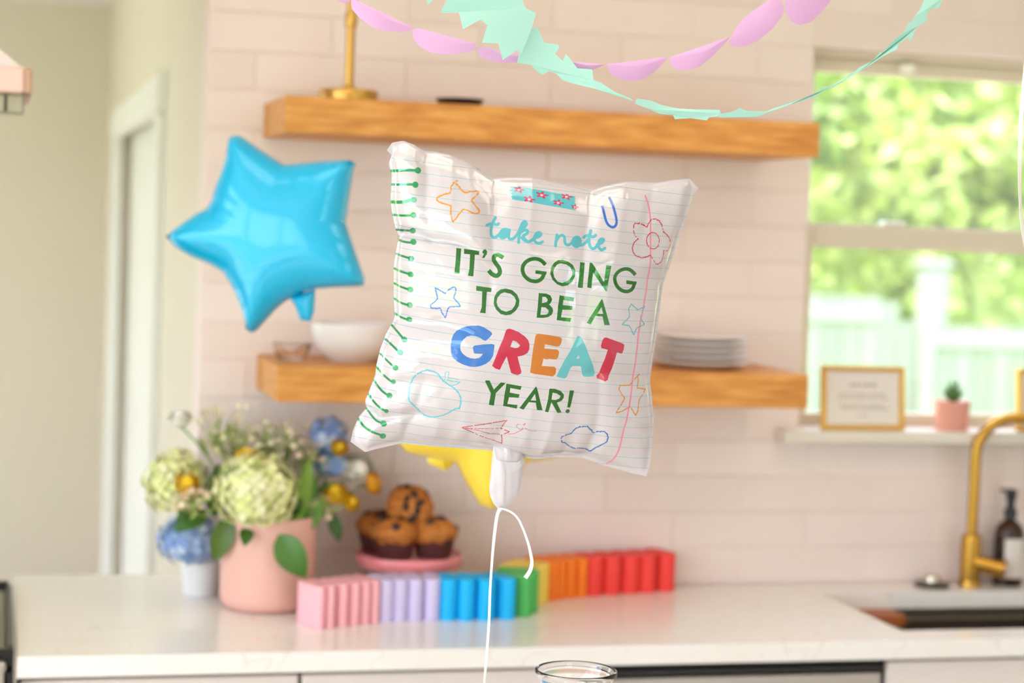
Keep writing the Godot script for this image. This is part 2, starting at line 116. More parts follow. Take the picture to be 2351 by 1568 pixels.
const PINK_PETALS := [[-5181, 20512, -5126, 20469, -5041, 20451, -4955, 20456, -4960, 20550, -5117, 20563], [-4946, 20457, -4931, 20363, -4806, 20238, -4615, 20117, -4451, 20091, -4244, 20092, -4081, 20131, -4057, 20162, -4458, 20322, -4874, 20485, -4947, 20515], [-4069, 20132, -4066, 20049, -3988, 19934, -3820, 19842, -3610, 19819, -3401, 19848, -3167, 19910, -3183, 19993, -3619, 20087, -3978, 20167], [-3149, 19932, -3127, 19831, -2976, 19776, -2762, 19755, -2544, 19776, -2376, 19834, -2421, 19868, -2768, 19908, -3020, 19966], [-2376, 19834, -2259, 19744, -2066, 19682, -1877, 19704, -1822, 19768, -1843, 19834, -2136, 19854], [-1824, 19835, -1776, 19734, -1673, 19709, -1478, 19720, -1324, 19796, -1292, 19816, -1562, 19825], [-1267, 19817, -1223, 19691, -1078, 19613, -903, 19598, -722, 19632, -548, 19746, -338, 19961, -372, 19978, -856, 19889], [-326, 19968, -295, 19853, -211, 19808, -49, 19798, 109, 19856, 285, 19996, 481, 20199, 582, 20323, 178, 20163], [578, 20261, 587, 20212, 642, 20174, 828, 20190, 1004, 20280, 1223, 20473, 1359, 20669, 1375, 20769, 1325, 20891, 1177, 20894, 1079, 20826, 886, 20679, 748, 20557, 651, 20420], [1388, 20826, 1421, 20674, 1508, 20575, 1631, 20542, 1818, 20603, 1975, 20747, 2116, 20929, 2166, 21020, 1878, 21051, 1383, 20944]]
const MINT_PIECES := [[-3949, 20579, -3903, 20475, -3820, 20552, -3785, 20613], [-3655, 20586, -3758, 20373, -3709, 20356, -3512, 20374, -3442, 20151, -3215, 20291, -3116, 20219, -3176, 19981, -2952, 19982, -2878, 19758, -2680, 19907, -2610, 19860, -2494, 20129, -2392, 20437, -2552, 20500, -2614, 20652], [-2342, 20286, -2226, 20057, -2029, 20039, -2015, 19988, -2063, 19912, -1951, 19815, -1917, 19915, -1844, 19840, -1744, 19724, -1539, 19717, -1514, 19571, -1410, 19540, -1192, 19411, -979, 19342, -923, 19308, -988, 19317, -1191, 19371, -1509, 19456, -1825, 19518, -1941, 19555, -2040, 19644, -2129, 19666, -2241, 19608, -2351, 19678, -2397, 19736, -2624, 19748, -2579, 19883, -2493, 20105, -2440, 20205], [-928, 19265, -892, 19341, -651, 19322, -509, 19274, -249, 19237, -64, 19234, 338, 19242, 360, 19193, 323, 19145, 204, 19130, 173, 19085, -59, 19107, -288, 19081, -323, 19141, -526, 19143, -698, 19203], [330, 19130, 361, 19187, 525, 19220, 662, 19285, 787, 19252, 1115, 19268, 1204, 19297, 1086, 19229, 954, 19179, 748, 19156], [960, 19198, 1197, 19303, 1415, 19396, 1641, 19483, 1828, 19561, 1966, 19657, 2071, 19669, 2274, 19793, 2480, 19924, 2523, 19971, 2707, 20069, 2811, 20208, 2832, 20190, 2992, 20389, 3146, 20506, 3245, 20671, 3267, 20647, 3352, 20753, 3447, 20880, 3526, 21044, 3798, 21061, 3744, 20892, 3666, 20906, 3559, 20811, 3557, 20702, 3387, 20610, 3253, 20373, 3208, 20434, 3068, 20330, 3044, 20253, 2846, 20143, 2649, 19986, 2482, 19880, 2276, 19755, 2069, 19637, 1981, 19620, 1829, 19524, 1643, 19451, 1417, 19364, 1186, 19259]]
const BLUE_STAR_AT := Vector3(-0.4410, 1.7234, 0.5543)
const BLUE_STAR_AXES := [Vector3(0.9304, 0.0425, 0.3640), Vector3(-0.0205, 0.9977, -0.0642), Vector3(-0.3659, 0.0523, 0.9292)]
const BLUE_STAR := [-813, 1836, -734, 1873, -647, 1880, -551, 1832, -195, 1577, 265, 1292, 672, 1322, 1103, 1359, 1559, 1375, 1671, 1307, 1628, 1185, 1559, 755, 1465, 164, 1637, -344, 1851, -944, 1834, -1062, 1671, -1087, 1276, -1103, 905, -1127, 672, -1168, 430, -1286, 161, -1447, -90, -1709, -281, -1922, -394, -1990, -481, -1913, -508, -1692, -673, -1258, -908, -840, -1175, -660, -1591, -496, -1933, -298, -2069, -109, -1985, 10, -1450, 373, -1205, 469, -1092, 864, -900, 1347, -856, 1645]
const BLUE_STAR_TAIL := [870, -1135, 845, -1558, 775, -1761, 568, -1736, 464, -1448, 326, -1269]
const YELLOW_STAR_AT := Vector3(-0.0428, 1.3930, 0.7811)
const YELLOW_STAR_AXES := [Vector3(0.9676, 0.0359, 0.2501), Vector3(-0.0205, 0.9977, -0.0642), Vector3(-0.2518, 0.0570, 0.9661)]
const YELLOW_STAR := [215, -1749, 0, -1835, -215, -1749, -477, -1311, -671, -923, -1099, -859, -1597, -745, -1745, -567, -1730, -336, -1394, 49, -1085, 353, -1156, 780, -1202, 1289, -1079, 1485, -854, 1541, -384, 1341, 0, 1141, 384, 1341, 854, 1541, 1079, 1485, 1202, 1289, 1156, 780, 1085, 353, 1394, 49, 1730, -336, 1745, -567, 1597, -745, 1099, -859, 671, -923, 477, -1311]
const YELLOW_STAR_TAIL := [-976, -579, -1199, -728, -1224, -885, -1190, -959, -852, -1100, -777, -1009, -562, -827]
const RIBBON_LONG := [Vector3(-0.2714, 1.3560, 1.7588), Vector3(-0.2757, 1.3456, 1.7625), Vector3(-0.2784, 1.3245, 1.7640), Vector3(-0.2791, 1.2995, 1.7602), Vector3(-0.2798, 1.2684, 1.7577), Vector3(-0.2805, 1.2377, 1.7572), Vector3(-0.2814, 1.2017, 1.7612), Vector3(-0.2840, 1.1661, 1.7668), Vector3(-0.2867, 1.1367, 1.7719), Vector3(-0.2889, 1.1068, 1.7752), Vector3(-0.2891, 1.0580, 1.7759), Vector3(-0.2893, 0.9964, 1.7754), Vector3(-0.2833, 0.9331, 1.7496)]
const RIBBON_SHORT := [Vector3(-0.2702, 1.3561, 1.7591), Vector3(-0.2630, 1.3545, 1.7653), Vector3(-0.2551, 1.3506, 1.7717), Vector3(-0.2490, 1.3436, 1.7778), Vector3(-0.2445, 1.3336, 1.7837), Vector3(-0.2407, 1.3232, 1.7874), Vector3(-0.2363, 1.3093, 1.7914), Vector3(-0.2331, 1.2956, 1.7931), Vector3(-0.2312, 1.2851, 1.7921), Vector3(-0.2323, 1.2735, 1.7884), Vector3(-0.2374, 1.2623, 1.7836)]
const RIBBON_SIDE := [Vector3(0.4013, 2.0465, 1.9452), Vector3(0.4025, 1.9994, 1.9431), Vector3(0.3973, 1.9631, 1.9491), Vector3(0.3921, 1.9270, 1.9561), Vector3(0.3914, 1.8795, 1.9587), Vector3(0.3948, 1.8323, 1.9562), Vector3(0.4003, 1.7909, 1.9538), Vector3(0.4057, 1.7553, 1.9573), Vector3(0.4115, 1.7200, 1.9671)]

# ------------------------------------------------------------------ mesh building
class Shape:
	var v := PackedVector3Array()
	var t := PackedInt32Array()
	var uv := PackedVector2Array()
	var col := PackedColorArray()

	func tri(a: int, b: int, c: int) -> void:
		t.append(a); t.append(b); t.append(c)

	func quad(a: int, b: int, c: int, d: int) -> void:
		tri(a, b, c); tri(a, c, d)

	func grid(nu: int, nv: int, at: int, wrap := false) -> void:
		for i in nu - (0 if wrap else 1):
			for j in nv - 1:
				var k := (i + 1) % nu
				quad(at + i * nv + j, at + k * nv + j, at + k * nv + j + 1, at + i * nv + j + 1)

	func box(c: Vector3, s: Vector3, b := 0.0) -> void:
		var h := s / 2.0
		if b <= 0.0:
			var n := v.size()
			for k in 8:
				v.append(c + Vector3(h.x if k & 1 else -h.x, h.y if k & 2 else -h.y, h.z if k & 4 else -h.z))
			for q in [[0, 2, 3, 1], [4, 5, 7, 6], [0, 1, 5, 4], [2, 6, 7, 3], [0, 4, 6, 2], [1, 3, 7, 5]]:
				quad(n + q[0], n + q[1], n + q[2], n + q[3])
			return
		var id := {}
		for ax in 3:
			for k in 8:
				var sg := Vector3(1 if k & 1 else -1, 1 if k & 2 else -1, 1 if k & 4 else -1)
				var p := Vector3(sg.x * (h.x - b), sg.y * (h.y - b), sg.z * (h.z - b))
				p[ax] = sg[ax] * h[ax]
				id[ax * 8 + k] = v.size()
				v.append(c + p)
		for ax in 3:
			var o1 := (ax + 1) % 3
			var o2 := (ax + 2) % 3
			for s1 in 2:
				var a := s1 << ax
				var q := [a, a | (1 << o1), a | (1 << o1) | (1 << o2), a | (1 << o2)]
				if s1 == 0:
					q.reverse()
				quad(id[ax * 8 + q[0]], id[ax * 8 + q[1]], id[ax * 8 + q[2]], id[ax * 8 + q[3]])
			for e in 4:
				var a := (1 << o1 if e & 1 else 0) | (1 << o2 if e & 2 else 0)
				var b2 := a | (1 << ax)
				var q := [id[o1 * 8 + a], id[o1 * 8 + b2], id[o2 * 8 + b2], id[o2 * 8 + a]]
				outward(q, c)
		for k in 8:
			outward([id[k], id[8 + k], id[16 + k]], c)

	func outward(q: Array, c: Vector3) -> void:
		var a := v[q[0]]
		var n := (v[q[1]] - a).cross(v[q[2]] - a)
		if n.dot(a - c) < 0.0:
			q.reverse()
		if q.size() == 4:
			quad(q[0], q[1], q[2], q[3])
		else:
			tri(q[0], q[1], q[2])

	func lathe(profile: Array, seg: int, at := Vector3.ZERO, wave := 0.0, waves := 0) -> void:
		var n := v.size()
		var m := profile.size()
		for i in seg:
			var a := TAU * i / seg
			for j in m:
				var p: Vector2 = profile[j]
				var r := p.x * (1.0 + wave * cos(waves * a))
				v.append(at + Vector3(r * cos(a), p.y, -r * sin(a)))
		grid(seg, m, n, true)

	func tube(path: Array, radii: Array, seg := 8, caps := true) -> void:
		var n := v.size()
		var m := path.size()
		var side := Vector3.ZERO
		for i in m:
			var p: Vector3 = path[i]
			var d: Vector3 = (path[mini(i + 1, m - 1)] - path[maxi(i - 1, 0)]).normalized()
			if i == 0:
				side = d.cross(Vector3.UP if absf(d.y) < 0.9 else Vector3.RIGHT).normalized()
			else:
				side = (side - d * side.dot(d)).normalized()
			var other := d.cross(side)
			var r: float = radii[mini(i, radii.size() - 1)]
			for k in seg:
				var a := TAU * k / seg
				v.append(p + (side * cos(a) + other * sin(a)) * r)
		for i in m - 1:
			for k in seg:
				var l := (k + 1) % seg
				quad(n + i * seg + k, n + i * seg + l, n + (i + 1) * seg + l, n + (i + 1) * seg + k)
		if caps:
			for e in 2:
				var base := n + (m - 1) * seg * e
				var c := v.size()
				v.append(path[(m - 1) * e])
				for k in seg:
					var l := (k + 1) % seg
					if e:
						tri(c, base + k, base + l)
					else:
						tri(c, base + l, base + k)

	func extrude(poly: PackedVector2Array, depth: float, bend: Callable) -> void:
		# a sheet outline in x and y, given thickness along z; bend(p) moves it out of its plane
		var p := poly.duplicate()
		if not Geometry2D.is_polygon_clockwise(p):
			p.reverse()
		p.reverse()
		var f := Geometry2D.triangulate_polygon(p)
		var n := v.size()
		var m := p.size()
		for side in 2:
			for q in p:
				v.append(Vector3(q.x, q.y, bend.call(q) + (depth / 2.0 if side == 0 else -depth / 2.0)))
		for i in range(0, f.size(), 3):
			var a := p[f[i]]
			var s := (p[f[i + 1]] - a).cross(p[f[i + 2]] - a)
			var x := f[i + 1] if s > 0 else f[i + 2]
			var y := f[i + 2] if s > 0 else f[i + 1]
			tri(n + f[i], n + x, n + y)
			tri(n + m + f[i], n + m + y, n + m + x)
		for i in m:
			var k := (i + 1) % m
			quad(n + i, n + m + i, n + m + k, n + k)

	func mesh(crease := 35.0, closed := true) -> ArrayMesh:
		# triangles here run counter-clockwise seen from outside; Godot wants them clockwise
		if closed:
			var volume := 0.0
			for i in range(0, t.size(), 3):
				volume += v[t[i]].dot(v[t[i + 1]].cross(v[t[i + 2]]))
			if volume < 0.0:
				for i in range(0, t.size(), 3):
					var k := t[i + 1]
					t[i + 1] = t[i + 2]
					t[i + 2] = k
		var fn := PackedVector3Array()
		fn.resize(t.size() / 3)
		for i in fn.size():
			var a := v[t[i * 3]]
			fn[i] = (v[t[i * 3 + 1]] - a).cross(v[t[i * 3 + 2]] - a)
		var arrays := []
		arrays.resize(Mesh.ARRAY_MAX)
		var index := PackedInt32Array()
		var pv := v
		var nv := PackedVector3Array()
		var puv := uv
		var pc := col
		if crease >= 180.0:
			nv.resize(v.size())
			for i in fn.size():
				for k in 3:
					nv[t[i * 3 + k]] += fn[i]
			for i in nv.size():
				nv[i] = nv[i].normalized() if nv[i].length_squared() > 0.0 else Vector3.UP
			index = t.duplicate()
		else:
			var near := []
			near.resize(v.size())
			for i in t.size():
				if near[t[i]] == null:
					near[t[i]] = PackedInt32Array()
				near[t[i]].append(i / 3)
			var limit := cos(deg_to_rad(crease))
			pv = PackedVector3Array()
			puv = PackedVector2Array()
			pc = PackedColorArray()
			for i in t.size():
				var own := fn[i / 3].normalized()
				var sum := Vector3.ZERO
				for g in near[t[i]]:
					if own.dot(fn[g].normalized()) > limit:
						sum += fn[g]
				pv.append(v[t[i]])
				nv.append(sum.normalized() if sum.length_squared() > 0.0 else Vector3.UP)
				if uv.size() == v.size():
					puv.append(uv[t[i]])
				if col.size() == v.size():
					pc.append(col[t[i]])
				index.append(i)
		for i in range(0, index.size(), 3):
			var k := index[i + 1]
			index[i + 1] = index[i + 2]
			index[i + 2] = k
		arrays[Mesh.ARRAY_VERTEX] = pv
		arrays[Mesh.ARRAY_NORMAL] = nv
		if puv.size() == pv.size() and pv.size() > 0:
			arrays[Mesh.ARRAY_TEX_UV] = puv
		if pc.size() == pv.size() and pv.size() > 0:
			arrays[Mesh.ARRAY_COLOR] = pc
		arrays[Mesh.ARRAY_INDEX] = index
		var am := ArrayMesh.new()
		am.add_surface_from_arrays(Mesh.PRIMITIVE_TRIANGLES, arrays)
		return am


# ------------------------------------------------------------------ scene helpers
var rng := RandomNumberGenerator.new()
var used := {}

func numbered(called: String) -> String:
	used[called] = used.get(called, 0) + 1
	return called if used[called] == 1 else "%s_%03d" % [called, used[called] - 1]

func thing(called: String, label: String, category: String, at := Vector3.ZERO, turn := 0.0, group := "") -> Node3D:
	var o := Node3D.new()
	o.name = numbered(called)
	add_child(o)
	o.position = at
	o.rotation.y = turn
	tag(o, label, category, group)
	return o

func tag(o: Node, label: String, category: String, group := "") -> void:
	o.set_meta("label", label)
	o.set_meta("category", category)
	if group:
		o.set_meta("group", group)

func structure(called: String) -> Node3D:
	var o := Node3D.new()
	o.name = called
	add_child(o)
	o.set_meta("kind", "structure")
	return o

func part(parent: Node, called: String, m: Mesh, mat: Material, at := Vector3.ZERO) -> MeshInstance3D:
	var o := MeshInstance3D.new()
	o.name = called
	o.mesh = m
	o.material_override = null
	for i in m.get_surface_count():
		o.set_surface_override_material(i, mat)
	parent.add_child(o, true)
	o.position = at
	return o

func box_mesh(s: Vector3, b := 0.0) -> ArrayMesh:
	var k := Shape.new()
	k.box(Vector3.ZERO, s, b)
	return k.mesh(20.0)

func box_part(parent: Node, called: String, mat: Material, c: Vector3, s: Vector3, b := 0.0) -> MeshInstance3D:
	return part(parent, called, box_mesh(s, b), mat, c)

func boxes_part(parent: Node, called: String, mat: Material, list: Array, b := 0.0) -> MeshInstance3D:
	var k := Shape.new()
	for e in list:
		var lo: Vector3 = e[0]
		var hi: Vector3 = e[1]
		k.box((lo + hi) / 2.0, hi - lo, b)
	return part(parent, called, k.mesh(20.0, false), mat)

func lathe_part(parent: Node, called: String, mat: Material, profile: Array, seg := 40, at := Vector3.ZERO, crease := 40.0, wave := 0.0, waves := 0) -> MeshInstance3D:
	var k := Shape.new()
	k.lathe(profile, seg, Vector3.ZERO, wave, waves)
	return part(parent, called, k.mesh(crease), mat, at)

func tube_part(parent: Node, called: String, mat: Material, path: Array, radii: Array, seg := 10) -> MeshInstance3D:
	var k := Shape.new()
	k.tube(path, radii, seg)
	return part(parent, called, k.mesh(50.0), mat)

func rgb(r: float, g: float, b: float) -> Color:
	return Color(r / 255.0, g / 255.0, b / 255.0)

func mat(c: Color, rough := 0.5, metal := 0.0, spec := 0.5) -> StandardMaterial3D:
	var m := StandardMaterial3D.new()
	m.albedo_color = c
	m.roughness = rough
	m.metallic = metal
	m.metallic_specular = spec
	return m

func noise_tex(freq: float, stops: Array, seed_at: int, size := 512, octaves := 4) -> NoiseTexture2D:
	var n := FastNoiseLite.new()
	n.seed = seed_at
	n.frequency = freq
	n.fractal_octaves = octaves
	var g := Gradient.new()
	g.offsets = PackedFloat32Array()
	var offs := PackedFloat32Array()
	var cols := PackedColorArray()
	for s in stops:
		offs.append(s[0])
		cols.append(s[1])
	g.offsets = offs
	g.colors = cols
	var x := NoiseTexture2D.new()
	x.width = size
	x.height = size
	x.seamless = true
	x.noise = n
	x.color_ramp = g
	return x

func grained(m: StandardMaterial3D, tex: Texture2D, sc: Vector3) -> StandardMaterial3D:
	m.albedo_texture = tex
	m.uv1_triplanar = true
	m.uv1_scale = sc
	return m

func vertex_tinted(m: StandardMaterial3D) -> StandardMaterial3D:
	m.vertex_color_use_as_albedo = true
	return m

func glass_pane(tint: Color, alpha := 0.06) -> StandardMaterial3D:
	var m := mat(Color(tint, alpha), 0.02)
	m.transparency = BaseMaterial3D.TRANSPARENCY_ALPHA
	return m

func points(flat: Array, scale := 0.0001) -> PackedVector2Array:
	var out := PackedVector2Array()
	for i in range(0, flat.size(), 2):
		out.append(Vector2(flat[i], flat[i + 1]) * scale)
	return out

func resampled(e: PackedVector2Array, n: int, closed := false) -> PackedVector2Array:
	var src := e.duplicate()
	if closed:
		src.append(e[0])
	var total := 0.0
	for i in src.size() - 1:
		total += src[i].distance_to(src[i + 1])
	var out := PackedVector2Array()
	var k := 0
	var gone := 0.0
	for i in n + 1:
		var want := total * i / n
		while k < src.size() - 2 and gone + src[k].distance_to(src[k + 1]) < want:
			gone += src[k].distance_to(src[k + 1])
			k += 1
		var len := src[k].distance_to(src[k + 1])
		out.append(src[k].lerp(src[k + 1], clampf((want - gone) / maxf(len, 1e-9), 0.0, 1.0)))
	if closed:
		out.remove_at(n)
	return out

func smoothed(path: Array, n: int) -> Array:
	var c := Curve3D.new()
	for i in path.size():
		var d: Vector3 = (path[mini(i + 1, path.size() - 1)] - path[maxi(i - 1, 0)]) / 6.0
		c.add_point(path[i], -d, d)
	var out := []
	for i in n:
		out.append(c.sample_baked(c.get_baked_length() * i / (n - 1), true))
	return out

# ------------------------------------------------------------------ camera, sky, sun
func set_view() -> void:
	var cam := Camera3D.new()
	cam.name = "camera"
	add_child(cam)
	cam.transform = Transform3D(Basis(Vector3(0.9676, 0.0359, 0.2501), Vector3(-0.0205, 0.9977, -0.0642), Vector3(-0.2518, 0.0570, 0.9661)).orthonormalized(), Vector3(-0.952, 1.745, 4.405))
	cam.near = 0.05
	cam.far = 200.0
	cam.fov = rad_to_deg(2.0 * atan(784.0 / 4536.0))
	var lens := CameraAttributesPhysical.new()
	lens.frustum_focal_length = 24.0 / (2.0 * 784.0 / 4536.0)
	lens.frustum_near = 0.05
	lens.frustum_far = 200.0
	lens.frustum_focus_distance = 2.69
	lens.exposure_aperture = 2.9
	cam.attributes = lens
	cam.current = true

	var sky := ProceduralSkyMaterial.new()
	sky.sky_top_color = Color(0.815, 0.90, 1.0)
	sky.sky_horizon_color = Color(0.90, 0.938, 1.0)
	sky.sky_curve = 0.25
	sky.ground_horizon_color = Color(0.62, 0.62, 0.58)
	sky.ground_bottom_color = Color(0.5, 0.5, 0.46)
	sky.sun_angle_max = 1.0
	var env := Environment.new()
	env.background_mode = Environment.BG_SKY
	env.sky = Sky.new()
	env.sky.sky_material = sky
	env.background_energy_multiplier = 7.8
	env.tonemap_mode = Environment.TONE_MAPPER_LINEAR
	env.tonemap_exposure = 1.0
	env.sdfgi_enabled = true
	env.ssao_enabled = true
	env.ssil_enabled = true
	var around := WorldEnvironment.new()
	around.name = "world_environment"
	around.environment = env
	add_child(around)

	var sun := DirectionalLight3D.new()
	sun.name = "sun"
	add_child(sun)
	sun.look_at_from_position(Vector3.ZERO, Vector3(0.45, -0.88, 0.06))
	sun.light_color = Color(1.0, 0.96, 0.91)
	sun.light_energy = 3.0
	sun.light_angular_distance = 0.6
	sun.shadow_enabled = true

# ------------------------------------------------------------------ room
const COUNTER := 0.915
const CEILING := 2.72

func build_room() -> void:
	var paint := mat(rgb(241, 235, 229), 0.8)
	var white := mat(rgb(240, 238, 228), 0.45)
	var grout := mat(rgb(240, 222, 212), 0.9)
	var oak_floor := grained(mat(Color.WHITE, 0.45), noise_tex(0.02, [[0.0, rgb(200, 182, 164)], [0.5, rgb(216, 199, 182)], [1.0, rgb(229, 214, 198)]], 11), Vector3(0.4, 3.0, 3.0))
	# the walls of the house stand on the floor slab; the tiled wall faces the camera
	var slab := structure("floor")
	boxes_part(slab, "floor_slab", oak_floor, [[Vector3(-3.2, -0.2, -4.5), Vector3(3.4, 0.0, 7.8)]])
	var roof := structure("ceiling")
	boxes_part(roof, "ceiling_slab", mat(rgb(244, 241, 236), 0.85), [[Vector3(-3.2, CEILING, -0.2), Vector3(3.4, CEILING + 0.25, 7.8)], [Vector3(-3.2, 2.63, -4.5), Vector3(-0.3, 2.97, -0.2)]])
	var back := structure("wall_back")
	boxes_part(back, "wall_body", grout, [
		[Vector3(-0.517, 0.0, -0.14), Vector3(0.914, CEILING, -0.0026)],
		[Vector3(0.914, 0.0, -0.14), Vector3(1.86, 1.292, -0.0026)],
		[Vector3(0.914, 2.205, -0.14), Vector3(1.86, CEILING, -0.0026)],
		[Vector3(1.86, 0.0, -0.14), Vector3(3.2, CEILING, -0.0026)]])
	tiles(back)
	var hall_paint := mat(rgb(229, 218, 197), 0.8)
	var hall := structure("wall_hall_right")
	boxes_part(hall, "wall_body", hall_paint, [
		[Vector3(-0.517, 0.0, -1.13), Vector3(-0.397, CEILING, -0.14)],
		[Vector3(-0.517, 2.06, -3.25), Vector3(-0.397, CEILING, -1.13)],
		[Vector3(-0.517, 0.0, -4.3), Vector3(-0.397, CEILING, -3.25)]])
	var far := structure("wall_hall_far")
	boxes_part(far, "wall_body", hall_paint, [[Vector3(-3.2, 0.0, -4.42), Vector3(-0.397, CEILING, -4.25)]])
	# double door in the side wall of the hall
	var trim := structure("trim_1")
	boxes_part(trim, "casing", white, [
		[Vector3(-0.545, 0.0, -1.20), Vector3(-0.510, 2.03, -1.09)],
		[Vector3(-0.545, 0.0, -3.32), Vector3(-0.510, 2.03, -3.21)],
		[Vector3(-0.550, 2.03, -3.34), Vector3(-0.510, 2.135, -1.07)]], 0.006)
	var door := structure("door_1")
	for k in 2:
		var z0 := -3.25 + k * 1.06
		boxes_part(door, "door_leaf", white, [[Vector3(-0.475, 0.01, z0), Vector3(-0.435, 2.06, z0 + 1.06)]], 0.003)
		for r in [[0.25, 0.95], [1.1, 1.9]]:
			boxes_part(door, "door_panel", white, [[Vector3(-0.482, r[0], z0 + 0.16), Vector3(-0.470, r[1], z0 + 0.84)]], 0.005)
	# left wall with tall glazed openings that let the daylight in
	var left := structure("wall_left")
	boxes_part(left, "wall_body", paint, [
		[Vector3(-3.2, 0.0, -4.42), Vector3(-3.06, CEILING, -3.3)],
		[Vector3(-3.2, 2.3, -3.3), Vector3(-3.06, CEILING, -1.2)],
		[Vector3(-3.2, 0.0, -3.3), Vector3(-3.06, 0.3, -1.2)],
		[Vector3(-3.2, 0.0, -1.2), Vector3(-3.06, CEILING, 1.0)],
		[Vector3(-3.2, 2.6, 1.0), Vector3(-3.06, CEILING, 7.4)],
		[Vector3(-3.2, 0.0, 1.0), Vector3(-3.06, 0.5, 7.4)],
		[Vector3(-3.2, 0.0, 7.4), Vector3(-3.06, CEILING, 7.8)]])
	glazing("window_2", Vector3(-3.13, 0.3, -3.3), Vector3(-3.13, 2.3, -1.2), 2, white)
	glazing("window_3", Vector3(-3.13, 0.5, 1.0), Vector3(-3.13, 2.6, 7.4), 5, white)
	var right := structure("wall_right")
	boxes_part(right, "wall_body", paint, [[Vector3(3.2, 0.0, -0.14), Vector3(3.4, CEILING, 7.8)]])
	var rear := structure("wall_rear")
	boxes_part(rear, "wall_body", paint, [
		[Vector3(-3.2, 0.0, 7.6), Vector3(1.3, CEILING, 7.8)],
		[Vector3(1.3, 2.5, 7.6), Vector3(2.9, CEILING, 7.8)],
		[Vector3(1.3, 0.0, 7.6), Vector3(2.9, 0.3, 7.8)],
		[Vector3(2.9, 0.0, 7.6), Vector3(3.4, CEILING, 7.8)]])
	glazing("added_window_4", Vector3(1.3, 0.3, 7.7), Vector3(2.9, 2.5, 7.7), 2, white)  # unseen rear window, added as fill to lift the right wall
	kitchen_window(white)
	fill_panel(Vector3(-0.5, CEILING, 1.5), "added flat square fill light panel above the aisle")
	fill_panel(Vector3(0.9, CEILING, 1.5), "added flat square fill light panel toward the sink")
	fill_panel(Vector3(0.2, CEILING, 4.6), "added flat square fill light panel behind the island")

func fill_panel(at: Vector3, label: String) -> void:  # unseen overhead panel, added to brighten surfaces that face up
	var o := thing("added_ceiling_light", label, "ceiling light", at, 0.0, "added ceiling fill panels")
	boxes_part(o, "housing", mat(rgb(245, 242, 238), 0.4), [
		[Vector3(-0.48, -0.035, -0.48), Vector3(0.48, 0.0, -0.45)], [Vector3(-0.48, -0.035, 0.45), Vector3(0.48, 0.0, 0.48)],
		[Vector3(-0.48, -0.035, -0.45), Vector3(-0.45, 0.0, 0.45)], [Vector3(0.45, -0.035, -0.45), Vector3(0.48, 0.0, 0.45)]], 0.003)
	var glow := mat(rgb(255, 246, 236), 0.5)
	glow.emission_enabled = true
	glow.emission = Color(1.0, 0.93, 0.87)
	glow.emission_energy_multiplier = 1.5
	boxes_part(o, "diffuser", glow, [[Vector3(-0.45, -0.024, -0.45), Vector3(0.45, -0.004, 0.45)]])
	var l := AreaLight3D.new()
	l.name = "fill_light"
	o.add_child(l)
	l.area_size = Vector2(0.9, 0.9)
	l.area_range = 9.0
	l.position = Vector3(0, -0.028, 0)
	l.rotation.x = -PI / 2
	l.light_color = Color(1.0, 0.93, 0.88)
	l.light_energy = 0.28
	l.shadow_enabled = true

func tiles(back: Node3D) -> void:
	# long glazed tiles in running bond; those that meet the window or the wall's end are cut
	var tones := []
	for k in 3:
		var m := mat([rgb(244, 225, 216), rgb(242, 223, 213), rgb(246, 228, 220)][k], 0.16)
		tones.append(m)
	rng.seed = 5
	var shared := {}
	var step := 0.339
	for row in 21:
		var y := 0.9195 + row * 0.0855
		if y + 0.08 > CEILING:
			break
		var shift := 0.604 if row % 2 == 1 else 0.604 - step / 2.0
		for k in range(-5, 9):
			var x0 := shift + k * step + 0.0009
			var x1 := x0 + step - 0.0018
			x0 = maxf(x0, -0.517)
			x1 = minf(x1, 2.45)
			var runs := [[x0, x1]]
			if y + 0.08 > 1.262 and y < 2.205:
				runs = [[x0, minf(x1, 0.914)], [maxf(x0, 1.86), x1]]
			for run in runs:
				var w: float = run[1] - run[0]
				if w < 0.012:
					continue
				var key := roundi(w * 2000.0)
				if not shared.has(key):
					shared[key] = box_mesh(Vector3(w, 0.0838, 0.006), 0.0016)
				var o := part(back, "tile", shared[key], tones[rng.randi() % 3], Vector3((run[0] + run[1]) / 2.0, y + 0.041, -0.003 + rng.randf_range(-0.0003, 0.0003)))
				o.rotation = Vector3(rng.randf_range(-0.003, 0.003), rng.randf_range(-0.0012, 0.0012), 0)

func glazing(called: String, a: Vector3, b: Vector3, lights: int, frame: Material) -> void:
	var w := structure(called)
	var along := Vector3.AXIS_Z if absf(b.z - a.z) > absf(b.x - a.x) else Vector3.AXIS_X
	var length: float = b[along] - a[along]
	var list := []
	for k in lights + 1:
		var c: float = a[along] + length * k / lights
		var lo := a - Vector3(0.04, 0, 0.04)
		var hi := b + Vector3(0.04, 0, 0.04)
		lo[along] = c - 0.04
		hi[along] = c + 0.04
		list.append([lo, hi])
	for y in [a.y, b.y - 0.08]:
		var lo := Vector3(a.x - 0.04, y, a.z - 0.04)
		var hi := Vector3(b.x + 0.04, y + 0.08, b.z + 0.04)
		list.append([lo, hi])
	boxes_part(w, "window_frame", frame, list)
	var g := glass_pane(Color(0.96, 1.0, 0.98))
	for k in lights:
		var lo := a - Vector3(0.003, 0, 0.003)
		var hi := b + Vector3(0.003, 0, 0.003)
		lo[along] = a[along] + length * k / lights + 0.035
		hi[along] = a[along] + length * (k + 1) / lights - 0.035
		boxes_part(w, "pane", g, [[lo, hi]])

